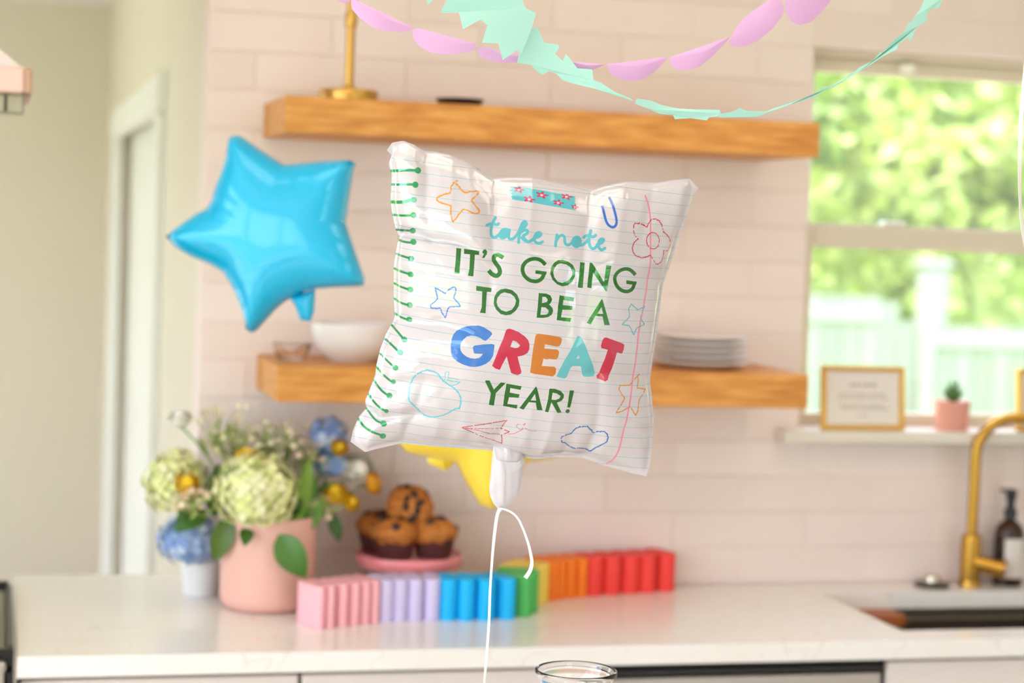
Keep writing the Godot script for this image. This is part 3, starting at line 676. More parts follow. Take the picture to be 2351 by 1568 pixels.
func kitchen_window(white: Material) -> void:
	var w := structure("window_1")
	var beige := mat(rgb(225, 212, 190), 0.5)
	boxes_part(w, "window_frame", beige, [
		[Vector3(0.914, 1.292, -0.13), Vector3(0.932, 2.205, -0.05)],
		[Vector3(1.842, 1.292, -0.13), Vector3(1.86, 2.205, -0.05)],
		[Vector3(0.932, 2.190, -0.13), Vector3(1.842, 2.205, -0.05)],
		[Vector3(0.932, 1.292, -0.13), Vector3(1.842, 1.304, -0.05)]], 0.003)
	boxes_part(w, "upper_sash", beige, [
		[Vector3(0.932, 1.745, -0.115), Vector3(0.956, 2.190, -0.085)],
		[Vector3(1.818, 1.745, -0.115), Vector3(1.842, 2.190, -0.085)],
		[Vector3(0.956, 2.152, -0.115), Vector3(1.818, 2.190, -0.085)],
		[Vector3(0.956, 1.745, -0.115), Vector3(1.818, 1.780, -0.085)]], 0.003)
	boxes_part(w, "lower_sash", beige, [
		[Vector3(0.932, 1.304, -0.085), Vector3(0.956, 1.785, -0.055)],
		[Vector3(1.818, 1.304, -0.085), Vector3(1.842, 1.785, -0.055)],
		[Vector3(0.956, 1.727, -0.085), Vector3(1.818, 1.785, -0.055)],
		[Vector3(0.956, 1.304, -0.085), Vector3(1.818, 1.324, -0.055)]], 0.003)
	var g := glass_pane(Color(0.97, 1.0, 0.98))
	boxes_part(w, "pane", g, [[Vector3(0.956, 1.780, -0.103), Vector3(1.818, 2.152, -0.097)]])
	boxes_part(w, "pane", g, [[Vector3(0.956, 1.324, -0.073), Vector3(1.818, 1.727, -0.067)]])
	lathe_part(w, "glint_disc", mat(rgb(246, 244, 232), 0.2), [Vector2(0.0, -0.012), Vector2(0.018, -0.010), Vector2(0.022, 0.0), Vector2(0.018, 0.010), Vector2(0.0, 0.012)], 20, Vector3(1.192, 2.172, -0.072))  # white disc imitating a light reflection on the window hardware
	for x in [1.17, 1.57]:
		boxes_part(w, "sash_lock", white, [[Vector3(x - 0.03, 1.785, -0.085), Vector3(x + 0.03, 1.797, -0.055)]], 0.003)
	# the stone ledge under the window runs a little past the opening
	var sill := structure("trim_2")
	boxes_part(sill, "window_sill", mat(rgb(236, 226, 212), 0.3), [[Vector3(0.856, 1.262, -0.05), Vector3(1.92, 1.2915, 0.062)]], 0.003)

# ------------------------------------------------------------------ garden behind the window
func build_garden() -> void:
	var lawn_tex := noise_tex(0.05, [[0.0, rgb(96, 138, 52)], [0.5, rgb(128, 168, 70)], [1.0, rgb(160, 190, 96)]], 3)
	var lawn := structure("floor_lawn")
	boxes_part(lawn, "lawn_ground", grained(mat(Color.WHITE, 0.9), lawn_tex, Vector3(0.5, 0.5, 0.5)), [[Vector3(-40, -0.5, -45), Vector3(45, -0.22, 40)]])
	var added_paving := structure("floor_added_paving")  # unseen pale paving, added so light bounces indoors less green than off lawn
	boxes_part(added_paving, "added_paving_slab", mat(rgb(206, 200, 188), 0.85), [[Vector3(-9.0, -0.3, -6.0), Vector3(-3.2, -0.06, 9.0)], [Vector3(-9.0, -0.3, 7.8), Vector3(4.0, -0.06, 13.0)]])
	var vinyl := mat(rgb(150, 151, 138), 0.5)
	var board_mats := [mat(rgb(134, 137, 122), 0.6), mat(rgb(128, 131, 116), 0.6), mat(rgb(140, 142, 128), 0.6)]
	var f := thing("garden_fence", "pale board fence stepping down to a lower run beyond the window", "fence", Vector3(0, -0.22, -8.0))
	rng.seed = 8
	var shared := {}
	for k in 62:
		var x := -0.6 + k * 0.142
		var top := 1.59
		if x > 4.86:
			top = lerpf(1.59, 1.40, smoothstep(4.86, 5.14, x))
		var key := roundi(top * 200.0)
		if not shared.has(key):
			shared[key] = box_mesh(Vector3(0.136, top, 0.022), 0.004)
		part(f, "board", shared[key], board_mats[rng.randi() % 3], Vector3(x, top / 2.0, rng.randf_range(-0.004, 0.004)))
	for seg in [[-0.7, 4.86, 1.42], [-0.7, 4.86, 0.4], [5.2, 8.2, 1.26], [5.2, 8.2, 0.4]]:
		boxes_part(f, "rail", vinyl, [[Vector3(seg[0], seg[2], 0.012), Vector3(seg[1], seg[2] + 0.09, 0.05)]], 0.004)
	for x in [0.6, 2.8, 5.19, 7.4]:
		var p := boxes_part(f, "post", vinyl, [[Vector3(x - 0.045, 0.0, 0.012), Vector3(x + 0.045, 1.68, 0.11)]], 0.006)
		boxes_part(p, "post_cap", vinyl, [[Vector3(x - 0.055, 1.68, 0.0), Vector3(x + 0.055, 1.71, 0.12)]], 0.012)
	var shed_post := thing("garden_post", "white square garden post standing behind the low fence", "post", Vector3(6.05, -0.22, -9.6))
	boxes_part(shed_post, "shaft", vinyl, [[Vector3(-0.09, 0.0, -0.09), Vector3(0.09, 1.78, 0.09)]], 0.008)
	boxes_part(shed_post, "cap", vinyl, [[Vector3(-0.12, 1.78, -0.12), Vector3(0.12, 1.84, 0.12)]], 0.015)
	var spots := [
		[Vector3(2.2, 0, -12.0), 1.5, 3.9, "bright green bushy tree behind the tall end of the fence"],
		[Vector3(7.3, 0, -12.2), 1.5, 4.0, "bright green bushy tree behind the low run of the fence"],
		[Vector3(12.6, 0, -12.0), 1.5, 4.0, "bright green bushy tree past the end of the fence"],
		[Vector3(5.2, 0, -18.5), 2.6, 6.6, "tall light green tree in the second row behind the fence"],
		[Vector3(13.6, 0, -20.5), 2.6, 7.2, "tall light green tree at the back of the garden"],
		[Vector3(-3.0, 0, -13.0), 1.5, 4.2, "bright green bushy tree near the corner of the house"]]
	for i in spots.size():
		tree(spots[i][0], spots[i][1], spots[i][2], spots[i][3], 40 + i)
	hedge()
	for b in [[Vector3(4.2, 0, -9.6), 0.6, "low leafy bush just behind the tall fence"], [Vector3(8.6, 0, -9.8), 0.6, "low leafy bush behind the low fence run"], [Vector3(5.4, 0, -11.2), 0.6, "low leafy bush behind the white garden post"]]:
		tree(b[0], b[1], b[1] * 1.35 + 0.55, b[2], 60 + int(b[0].x * 10))

func hedge() -> void:
	# a tall clipped hedge closes the garden at the back
	rng.seed = 33
	var o := thing("garden_hedge", "tall leafy hedge closing the far end of the garden", "hedge", Vector3(9.0, -0.22, -30.0))
	boxes_part(o, "hedge_body", mat(rgb(140, 156, 78), 0.9), [[Vector3(-16, 0.0, -1.2), Vector3(16, 8.6, 0.6)]])
	var s := Shape.new()
	for k in 9000:
		var p := Vector3(rng.randf_range(-16, 16), rng.randf_range(0.0, 9.0), 0.7 + rng.randf_range(-0.2, 0.45))
		var a := Vector3(rng.randfn(), rng.randfn(), rng.randfn()).normalized()
		var b := a.cross(Vector3(rng.randfn(), rng.randfn(), rng.randfn())).normalized()
		var c: Color = [Color(0.32, 0.39, 0.085), Color(0.42, 0.47, 0.125), Color(0.52, 0.55, 0.20)][rng.randi() % 3]
		var n := s.v.size()
		for q in [p - a * 0.22, p + b * 0.12, p + a * 0.22, p - b * 0.12]:
			s.v.append(q)
			s.col.append(c)
		s.quad(n, n + 1, n + 2, n + 3)
	var leaf := vertex_tinted(mat(Color.WHITE, 0.6))
	leaf.backlight_enabled = true
	leaf.backlight = Color(0.7, 0.75, 0.4)
	part(o, "leaves", s.mesh(180.0, false), leaf).set_meta("kind", "stuff")

func tree(at: Vector3, radius: float, height: float, label: String, seed_at: int) -> void:
	rng.seed = seed_at
	var o := thing("garden_tree" if height > 2.0 else "garden_bush", label, "tree" if height > 2.0 else "bush", at + Vector3(0, -0.22, 0), 0.0, "trees and bushes beyond the fence")
	var bark := mat(rgb(120, 98, 76), 0.9)
	tube_part(o, "trunk", bark, [Vector3.ZERO, Vector3(0.05, height * 0.35, 0.02), Vector3(0.0, height * 0.75, -0.05)], [radius * 0.07, radius * 0.05, radius * 0.02], 8)
	var s := Shape.new()
	var tints := [Color(0.32, 0.39, 0.085), Color(0.42, 0.47, 0.125), Color(0.52, 0.55, 0.20), Color(0.20, 0.28, 0.06)]
	var clumps := []
	for k in 26:
		var d := Vector3(rng.randfn(), rng.randfn() * 0.8, rng.randfn()).normalized() * radius * pow(rng.randf(), 0.4)
		clumps.append([Vector3(0, height - radius * 0.95, 0) + d, tints[rng.randi() % 4]])
	var size := 0.05 + radius * 0.055
	for k in 3600:
		var cl: Array = clumps[rng.randi() % clumps.size()]
		var p: Vector3 = cl[0] + Vector3(rng.randfn(), rng.randfn(), rng.randfn()) * radius * 0.2
		p.y = maxf(p.y, 0.15)
		var a := Vector3(rng.randfn(), rng.randfn(), rng.randfn()).normalized()
		var b := a.cross(Vector3(rng.randfn(), rng.randfn(), rng.randfn())).normalized()
		var n := s.v.size()
		var c: Color = cl[1] * rng.randf_range(0.85, 1.15)
		var h := a.cross(b) * size * 0.18
		for q in [p - a * size, p + b * size * 0.5 + h, p + a * size, p - b * size * 0.5 + h]:
			s.v.append(q)
			s.col.append(Color(c.r, c.g, c.b))
		s.tri(n, n + 1, n + 2)
		s.tri(n, n + 2, n + 3)
	var leaf := vertex_tinted(mat(Color.WHITE, 0.6))
	leaf.backlight_enabled = true
	leaf.backlight = Color(0.7, 0.75, 0.4)
	part(o, "crown", s.mesh(180.0, false), leaf).set_meta("kind", "stuff")

# ------------------------------------------------------------------ kitchen units
func build_units() -> void:
	var lacquer := mat(rgb(240, 228, 220), 0.4)
	var steel := mat(rgb(190, 184, 178), 0.28, 1.0)
	var stone_tex := noise_tex(0.004, [[0.0, rgb(247, 241, 233)], [0.485, rgb(248, 243, 236)], [0.5, rgb(237, 228, 217)], [0.515, rgb(248, 243, 236)], [1.0, rgb(246, 239, 230)]], 21, 1024, 4)
	var stone := grained(mat(Color.WHITE, 0.2), stone_tex, Vector3(0.9, 0.9, 0.9))
	# worktop with its cut-out for the sink and the free end beside the hall
	var top := thing("worktop", "long white veined stone worktop with a square front edge", "worktop", Vector3(0, COUNTER, 0))
	var lo := -0.04
	boxes_part(top, "slab", stone, [
		[Vector3(-0.905, lo, 0.0), Vector3(0.935, 0, 0.655)],
		[Vector3(0.935, lo, 0.0), Vector3(1.76, 0, 0.130)],
		[Vector3(0.935, lo, 0.560), Vector3(1.76, 0, 0.655)],
		[Vector3(1.76, lo, 0.0), Vector3(2.45, 0, 0.655)],
		[Vector3(-0.905, lo, -0.20), Vector3(-0.519, 0, 0.0)]])
	var units := [
		[-0.900, -0.370, "white base cabinet beside the range"],
		[-0.366, 0.252, "white base cabinet between the range cabinet and the dishwasher"],
		[0.874, 1.900, "wide white base cabinet under the sink"]]
	for e in units:
		var w: float = e[1] - e[0]
		var o := thing("base_cabinet", e[2], "cabinet", Vector3((e[0] + e[1]) / 2.0, 0.0, 0.0), 0.0, "base cabinets along the tiled wall")
		var height := 0.66 if e[0] > 0.8 else 0.855
		boxes_part(o, "carcass", lacquer, [[Vector3(-w / 2 + 0.002, 0.09, 0.012), Vector3(w / 2 - 0.002, height, 0.600)]])
		boxes_part(o, "plinth", lacquer, [[Vector3(-w / 2 + 0.002, 0.0, 0.03), Vector3(w / 2 - 0.002, 0.09, 0.54)]])
		var halves := 2 if w > 0.8 else 1
		for k in halves:
			var x0 := -w / 2 + w * k / halves + 0.002
			var x1 := -w / 2 + w * (k + 1) / halves - 0.002
			var d := boxes_part(o, "drawer_front", lacquer, [[Vector3(x0, 0.66, 0.603), Vector3(x1, 0.862, 0.622)]], 0.002)
			tube_part(d, "handle", mat(rgb(196, 152, 80), 0.3, 1.0), [Vector3((x0 + x1) / 2 - 0.07, 0.74, 0.645), Vector3((x0 + x1) / 2 + 0.07, 0.74, 0.645)], [0.005])
			var f := boxes_part(o, "door", lacquer, [[Vector3(x0, 0.095, 0.603), Vector3(x1, 0.655, 0.622)]], 0.002)
			tube_part(f, "handle", mat(rgb(196, 152, 80), 0.3, 1.0), [Vector3(x1 - 0.04, 0.50, 0.645), Vector3(x1 - 0.04, 0.62, 0.645)], [0.005])
	var dw := thing("dishwasher", "stainless dishwasher with a black control edge under the worktop", "dishwasher", Vector3(0.563, 0, 0))
	boxes_part(dw, "tub", mat(rgb(70, 68, 66), 0.5), [[Vector3(-0.303, 0.02, 0.03), Vector3(0.303, 0.868, 0.60)]])
	boxes_part(dw, "control_strip", mat(rgb(22, 20, 22), 0.25), [[Vector3(-0.303, 0.846, 0.602), Vector3(0.303, 0.859, 0.628)]], 0.003)
	boxes_part(dw, "door", steel, [[Vector3(-0.300, 0.10, 0.602), Vector3(0.300, 0.843, 0.626)]], 0.004)
	# stainless basin hung under the cut-out, with a wooden board on its ledge
	var basin_steel := mat(rgb(150, 140, 128), 0.32, 1.0)
	var sink := thing("kitchen_sink", "stainless undermount sink set into the stone worktop", "sink", Vector3(1.3475, 0.68, 0.345))
	boxes_part(sink, "basin", basin_steel, [
		[Vector3(-0.425, 0.0, -0.228), Vector3(0.425, 0.008, 0.228)],
		[Vector3(-0.425, 0.008, -0.228), Vector3(-0.413, 0.194, 0.228)],
		[Vector3(0.413, 0.008, -0.228), Vector3(0.425, 0.194, 0.228)],
		[Vector3(-0.413, 0.008, -0.228), Vector3(0.413, 0.194, -0.218)],
		[Vector3(-0.413, 0.008, 0.218), Vector3(0.413, 0.194, 0.228)]])
	boxes_part(sink, "ledge", basin_steel, [[Vector3(-0.413, 0.165, -0.218), Vector3(0.413, 0.170, -0.200)], [Vector3(-0.413, 0.165, 0.200), Vector3(0.413, 0.170, 0.218)]])
	boxes_part(sink, "rack_bar", mat(rgb(190, 178, 168), 0.3, 1.0), [[Vector3(-0.270, 0.166, -0.2), Vector3(-0.258, 0.172, 0.2)]])
	var wood := grained(mat(Color.WHITE, 0.5), noise_tex(0.02, [[0.0, rgb(150, 78, 38)], [0.5, rgb(176, 98, 50)], [1.0, rgb(196, 118, 66)]], 12, 256), Vector3(2, 12, 12))
	var board := thing("cutting_board", "reddish wooden board lying across the sink ledge", "cutting board", Vector3(1.015, 0.8505, 0.345))
	boxes_part(board, "slab", wood, [[Vector3(-0.07, 0.0, -0.215), Vector3(0.100, 0.026, -0.125)]], 0.003)
	faucet()
	bottle()
	var air := thing("sink_stopper", "small steel sink stopper with a knob beside the faucet", "stopper", Vector3(1.256, COUNTER, 0.06))
	lathe_part(air, "rim", mat(rgb(60, 58, 56), 0.35, 0.6), [Vector2(0.0, 0.0), Vector2(0.042, 0.0), Vector2(0.044, 0.004), Vector2(0.040, 0.008), Vector2(0.0, 0.009)], 32)
	lathe_part(air, "knob", mat(rgb(200, 190, 170), 0.2, 1.0), [Vector2(0.0, 0.008), Vector2(0.020, 0.008), Vector2(0.021, 0.016), Vector2(0.018, 0.026), Vector2(0.0, 0.028)], 24)
	range_cooker(steel)
	hood()
	island(lacquer, stone)

func faucet() -> void:
	var brass := mat(rgb(192, 146, 64), 0.26, 1.0)
	var o := thing("faucet", "brushed gold gooseneck faucet with a side lever", "faucet", Vector3(1.351, COUNTER, 0.070))
	lathe_part(o, "body", brass, [Vector2(0.0, 0.0), Vector2(0.027, 0.0), Vector2(0.027, 0.012), Vector2(0.025, 0.016), Vector2(0.025, 0.118), Vector2(0.023, 0.126), Vector2(0.017, 0.130), Vector2(0.0, 0.130)], 32)
	var path := [Vector3(0, 0.125, 0), Vector3(0, 0.2, 0), Vector3(0, 0.30, 0)]
	for k in 13:
		var a := PI * k / 12.0
		path.append(Vector3(0.095 - 0.095 * cos(a), 0.325 + 0.095 * sin(a), 0.045 - 0.045 * cos(a)))
	path.append(Vector3(0.19, 0.27, 0.09))
	tube_part(o, "spout", brass, path, [0.0135], 18)
	tube_part(o, "spray_head", brass, [Vector3(0.19, 0.275, 0.09), Vector3(0.19, 0.19, 0.09)], [0.017], 18)
	var lev := tube_part(o, "lever", brass, [Vector3(0.005, 0.060, 0.010), Vector3(0.066, 0.049, 0.045)], [0.0215], 22)
	tube_part(lev, "lever_tip", mat(rgb(176, 128, 62), 0.35, 1.0), [Vector3(0.064, 0.0495, 0.044), Vector3(0.070, 0.0485, 0.0475)], [0.0225, 0.0225], 22)

func bottle() -> void:
	var amber := mat(Color(0.30, 0.13, 0.03, 0.25), 0.03)
	amber.refraction_enabled = true
	amber.refraction_scale = 0.05
	amber.transparency = BaseMaterial3D.TRANSPARENCY_ALPHA
	var o := thing("soap_bottle", "amber glass soap bottle with black pump and white label", "bottle", Vector3(1.462, COUNTER, 0.052))
	lathe_part(o, "glass", amber, [Vector2(0.0, 0.0), Vector2(0.034, 0.0), Vector2(0.0365, 0.004), Vector2(0.0365, 0.125), Vector2(0.033, 0.142), Vector2(0.022, 0.155), Vector2(0.013, 0.161), Vector2(0.013, 0.170), Vector2(0.0, 0.170)], 36)
	lathe_part(o, "soap", mat(rgb(40, 22, 12), 0.3), [Vector2(0.0, 0.004), Vector2(0.031, 0.005), Vector2(0.033, 0.010), Vector2(0.033, 0.112), Vector2(0.0, 0.113)], 30)
	var s := Shape.new()
	for k in 19:
		var a := lerpf(-0.75, 2.1, k / 18.0)
		for y in [0.022, 0.118]:
			for r in [0.0370, 0.0376]:
				s.v.append(Vector3(r * sin(a), y, r * cos(a)))
	for k in 18:
		var n := k * 4
		s.quad(n + 1, n + 5, n + 7, n + 3)
		s.quad(n, n + 2, n + 6, n + 4)
		s.quad(n + 2, n + 3, n + 7, n + 6)
		s.quad(n, n + 4, n + 5, n + 1)
	part(o, "paper_label", s.mesh(40.0), mat(rgb(232, 222, 214), 0.7))
	var black := mat(rgb(38, 36, 38), 0.4)
	lathe_part(o, "pump", black, [Vector2(0.0, 0.166), Vector2(0.0155, 0.166), Vector2(0.0155, 0.186), Vector2(0.010, 0.190), Vector2(0.010, 0.208), Vector2(0.013, 0.212), Vector2(0.014, 0.236), Vector2(0.0, 0.238)], 24)
	tube_part(o, "nozzle", black, [Vector3(0, 0.229, 0), Vector3(-0.008, 0.230, -0.036)], [0.005, 0.004], 10)

func range_cooker(steel: Material) -> void:
	var o := thing("range_cooker", "built-in range with a black glass cooktop and steel front", "range", Vector3(-1.29, 0, 0))
	var black := mat(rgb(16, 16, 17), 0.3)
	boxes_part(o, "body", mat(rgb(60, 58, 56), 0.4), [[Vector3(-0.376, 0.0, -0.03), Vector3(0.376, 0.885, 0.60)]])
	boxes_part(o, "cooktop_glass", mat(rgb(30, 29, 26), 0.06), [[Vector3(-0.376, 0.888, -0.028), Vector3(0.366, 0.921, 0.606)]], 0.003)
	boxes_part(o, "cooktop_rim", black, [[Vector3(-0.376, 0.886, -0.052), Vector3(0.372, 0.931, -0.028)], [Vector3(0.3665, 0.886, -0.028), Vector3(0.3795, 0.926, 0.608)], [Vector3(-0.376, 0.886, 0.606), Vector3(0.3795, 0.924, 0.622)]], 0.002)
	var face := boxes_part(o, "control_panel", steel, [[Vector3(-0.376, 0.79, 0.600), Vector3(0.365, 0.905, 0.655)]], 0.004)
	for k in 4:
		tube_part(face, "knob", black, [Vector3(-0.27 + k * 0.18, 0.845, 0.652), Vector3(-0.27 + k * 0.18, 0.845, 0.685)], [0.022, 0.019], 20)
	boxes_part(o, "side_trim", black, [[Vector3(0.366, 0.0, 0.58), Vector3(0.3795, 0.886, 0.66)]], 0.002)
	var door := boxes_part(o, "oven_door", steel, [[Vector3(-0.370, 0.20, 0.602), Vector3(0.362, 0.785, 0.640)]], 0.004)
	boxes_part(door, "oven_window", mat(rgb(18, 18, 18), 0.08), [[Vector3(-0.26, 0.33, 0.638), Vector3(0.26, 0.62, 0.642)]], 0.001)
	tube_part(door, "oven_handle", steel, [Vector3(-0.30, 0.73, 0.685), Vector3(0.30, 0.73, 0.685)], [0.011], 14)
	boxes_part(o, "drawer", steel, [[Vector3(-0.370, 0.03, 0.602), Vector3(0.362, 0.19, 0.636)]], 0.004)

func hood() -> void:
	var pinkish := mat(rgb(232, 196, 184), 0.4)
	var o := thing("range_hood", "blush coloured range hood hanging above the cooktop", "range hood", Vector3(-1.285, 0, 0.2))
	boxes_part(o, "band", pinkish, [[Vector3(-0.385, 1.964, 0.0), Vector3(0.371, 2.012, 0.40)]], 0.004)
	boxes_part(o, "corner_strip", mat(rgb(190, 152, 128), 0.45), [[Vector3(0.371, 1.964, 0.0), Vector3(0.385, 2.012, 0.401)]], 0.003)
	boxes_part(o, "insert", mat(rgb(176, 172, 150), 0.35, 0.5), [[Vector3(-0.372, 1.926, 0.30), Vector3(0.372, 1.964, 0.375)]], 0.004)
	boxes_part(o, "slot", mat(rgb(70, 70, 46), 0.5), [[Vector3(0.335, 1.929, 0.374), Vector3(0.341, 1.961, 0.3775)]])
	var s := Shape.new()
	for e in [[0.365, 2.012, 0.02, 0.39], [0.20, 2.15, 0.06, 0.26], [0.15, 2.24, 0.08, 0.22], [0.15, CEILING, 0.08, 0.22]]:
		for q in [Vector2(-1, 0), Vector2(1, 0), Vector2(1, 1), Vector2(-1, 1)]:
			s.v.append(Vector3(q.x * e[0], e[1], lerpf(e[2], e[3], q.y)))
	for k in 3:
		for i in 4:
			var j := (i + 1) % 4
			s.quad(k * 4 + i, k * 4 + j, k * 4 + 4 + j, k * 4 + 4 + i)
	s.quad(3, 2, 1, 0)
	s.quad(12, 13, 14, 15)
	part(o, "chimney", s.mesh(25.0), mat(rgb(236, 220, 216), 0.5))

func island(lacquer: Material, stone: Material) -> void:
	var o := thing("kitchen_island", "white kitchen island in front of the worktop", "island", Vector3(0, 0, 1.62))
	boxes_part(o, "body", lacquer, [[Vector3(-0.45, 0.0, 0.04), Vector3(0.55, 0.875, 0.62)]], 0.004)
	boxes_part(o, "worktop", stone, [[Vector3(-0.50, 0.875, 0.0), Vector3(0.60, 0.915, 0.66)]], 0.004)
	# clear glass jar; only its rim rises into the picture
	var glass := mat(Color(1, 1, 1, 0.0), 0.02)
	glass.refraction_enabled = true
	glass.refraction_scale = 0.05
	glass.transparency = BaseMaterial3D.TRANSPARENCY_ALPHA
	var jar := thing("glass_jar", "clear glass jar with a flared rim below the balloon", "jar", Vector3(-0.136, COUNTER, 1.708))
	lathe_part(jar, "vessel", glass, [Vector2(0.0, 0.0), Vector2(0.042, 0.0), Vector2(0.046, 0.004), Vector2(0.047, 0.150), Vector2(0.049, 0.170), Vector2(0.0555, 0.186), Vector2(0.0595, 0.194), Vector2(0.0595, 0.1985), Vector2(0.0570, 0.2000), Vector2(0.0545, 0.1975), Vector2(0.0520, 0.188), Vector2(0.046, 0.170), Vector2(0.044, 0.150), Vector2(0.043, 0.010), Vector2(0.0, 0.008)], 56, Vector3.ZERO, 60.0)

# ------------------------------------------------------------------ shelves and what stands on them
func build_shelves() -> void:
	var oak := grained(mat(Color.WHITE, 0.5), noise_tex(0.016, [[0.0, rgb(188, 116, 46)], [0.35, rgb(210, 140, 62)], [0.6, rgb(222, 153, 72)], [1.0, rgb(236, 176, 98)]], 2, 512, 5), Vector3(0.8, 5.0, 5.0))
	for e in [["upper oak floating shelf carrying the brass pole stand", 2.002], ["lower oak floating shelf carrying bowl and plates", 1.445]]:
		var o := thing("floating_shelf", e[0], "shelf", Vector3(0.201, e[1] - 0.076, 0.0))
		boxes_part(o, "plank", oak, [[Vector3(-0.592, 0.0, 0.0), Vector3(0.592, 0.076, 0.336)]], 0.002)
	var brass := mat(rgb(206, 160, 84), 0.28, 1.0)
	var pole := thing("brass_stand", "slim brass pole stand with a round base on the upper shelf", "stand", Vector3(-0.236, 2.002, 0.20))
	lathe_part(pole, "base", brass, [Vector2(0.0, 0.0), Vector2(0.062, 0.0), Vector2(0.063, 0.003), Vector2(0.063, 0.022), Vector2(0.061, 0.026), Vector2(0.016, 0.028), Vector2(0.012, 0.036), Vector2(0.0, 0.036)], 40)
	lathe_part(pole, "pole", brass, [Vector2(0.0, 0.03), Vector2(0.0098, 0.03), Vector2(0.0098, 0.43), Vector2(0.0, 0.43)], 20)
	lathe_part(pole, "collar", brass, [Vector2(0.0095, 0.158), Vector2(0.0128, 0.160), Vector2(0.0138, 0.175), Vector2(0.0128, 0.190), Vector2(0.0095, 0.192)], 20)
	lathe_part(pole, "finial", brass, [Vector2(0.0, 0.43), Vector2(0.014, 0.432), Vector2(0.018, 0.445), Vector2(0.014, 0.458), Vector2(0.0, 0.462)], 20)
	var dish := thing("dark_dish", "low dark dish on the upper oak shelf", "dish", Vector3(0.012, 2.002, 0.18))
	lathe_part(dish, "dish_body", mat(rgb(52, 46, 54), 0.35), [Vector2(0.0, 0.0), Vector2(0.032, 0.0), Vector2(0.045, 0.006), Vector2(0.054, 0.020), Vector2(0.052, 0.021), Vector2(0.042, 0.010), Vector2(0.0, 0.006)], 36)
	var china := mat(rgb(244, 236, 234), 0.22)
	var bowl := thing("white_bowl", "white ceramic bowl on the lower shelf", "bowl", Vector3(-0.203, 1.445, 0.165))
	lathe_part(bowl, "bowl_body", china, [Vector2(0.0, 0.0), Vector2(0.052, 0.0), Vector2(0.054, 0.003), Vector2(0.076, 0.020), Vector2(0.089, 0.046), Vector2(0.0935, 0.080), Vector2(0.0925, 0.0825), Vector2(0.0905, 0.080), Vector2(0.086, 0.048), Vector2(0.073, 0.023), Vector2(0.045, 0.009), Vector2(0.0, 0.008)], 48)
	for k in 5:
		var p := thing("white_plate", ["bottom", "second from the bottom", "middle", "second from the top", "topmost"][k] + " white plate of the stack on the lower shelf", "plate", Vector3(0.597 + [0.0, 0.002, -0.002, 0.001, -0.001][k], 1.445 + k * 0.0148, 0.17), 0.0, "plates stacked on the lower shelf")
		lathe_part(p, "plate_body", china, [Vector2(0.0, 0.0), Vector2(0.070, 0.0), Vector2(0.074, 0.003), Vector2(0.098, 0.008), Vector2(0.109, 0.0135), Vector2(0.1105, 0.0150), Vector2(0.109, 0.0165), Vector2(0.096, 0.011), Vector2(0.072, 0.0062), Vector2(0.0, 0.0055)], 48)
	var clear := mat(Color(1, 1, 1, 0.0), 0.02)
	clear.refraction_enabled = true
	clear.refraction_scale = 0.05
	clear.transparency = BaseMaterial3D.TRANSPARENCY_ALPHA
	var g := thing("glass_dish", "small clear glass dish at the end of the lower shelf", "dish", Vector3(-0.335, 1.445, 0.15))
	lathe_part(g, "glass_body", clear, [Vector2(0.0, 0.0), Vector2(0.026, 0.0), Vector2(0.036, 0.012), Vector2(0.043, 0.035), Vector2(0.042, 0.036), Vector2(0.040, 0.034), Vector2(0.033, 0.014), Vector2(0.024, 0.004), Vector2(0.0, 0.004)], 36)
	framed_card(Vector3(1.066, 1.2915, 0.036), 0.0, "gold framed printed card leaning on the sill beside the shelf")
	framed_card(Vector3(1.585, 1.2915, 0.036), 0.0, "gold framed printed card on the sill beside the potted succulent")
	var pot := thing("succulent_pot", "small spiky succulent in a pink pot on the window sill", "potted plant", Vector3(1.309, 1.2915, 0.020))
	lathe_part(pot, "pot", mat(rgb(226, 158, 140), 0.55), [Vector2(0.0, 0.0), Vector2(0.037, 0.0), Vector2(0.040, 0.004), Vector2(0.0425, 0.072), Vector2(0.0415, 0.0735), Vector2(0.039, 0.071), Vector2(0.0, 0.066)], 36)
	lathe_part(pot, "soil", mat(rgb(70, 50, 38), 0.95), [Vector2(0.0, 0.064), Vector2(0.0385, 0.064), Vector2(0.038, 0.069), Vector2(0.0, 0.070)], 24)
	rng.seed = 17
	for k in 22:
		var a := k * 2.39996
		var tilt := lerpf(0.12, 1.0, k / 21.0)
		var length := lerpf(0.052, 0.034, k / 21.0)
		var d := Vector3(sin(tilt) * cos(a), cos(tilt), sin(tilt) * sin(a))
		var path := []
		for i in 4:
			path.append(Vector3(0, 0.069, 0) + d * length * i / 3.0 + Vector3(0, 0.006, 0) * pow(i / 3.0, 2))
		tube_part(pot, "leaf", mat(rgb(74, 118, 62).lerp(rgb(110, 150, 84), rng.randf()), 0.5), path, [0.004, 0.0046, 0.003, 0.0004], 6)

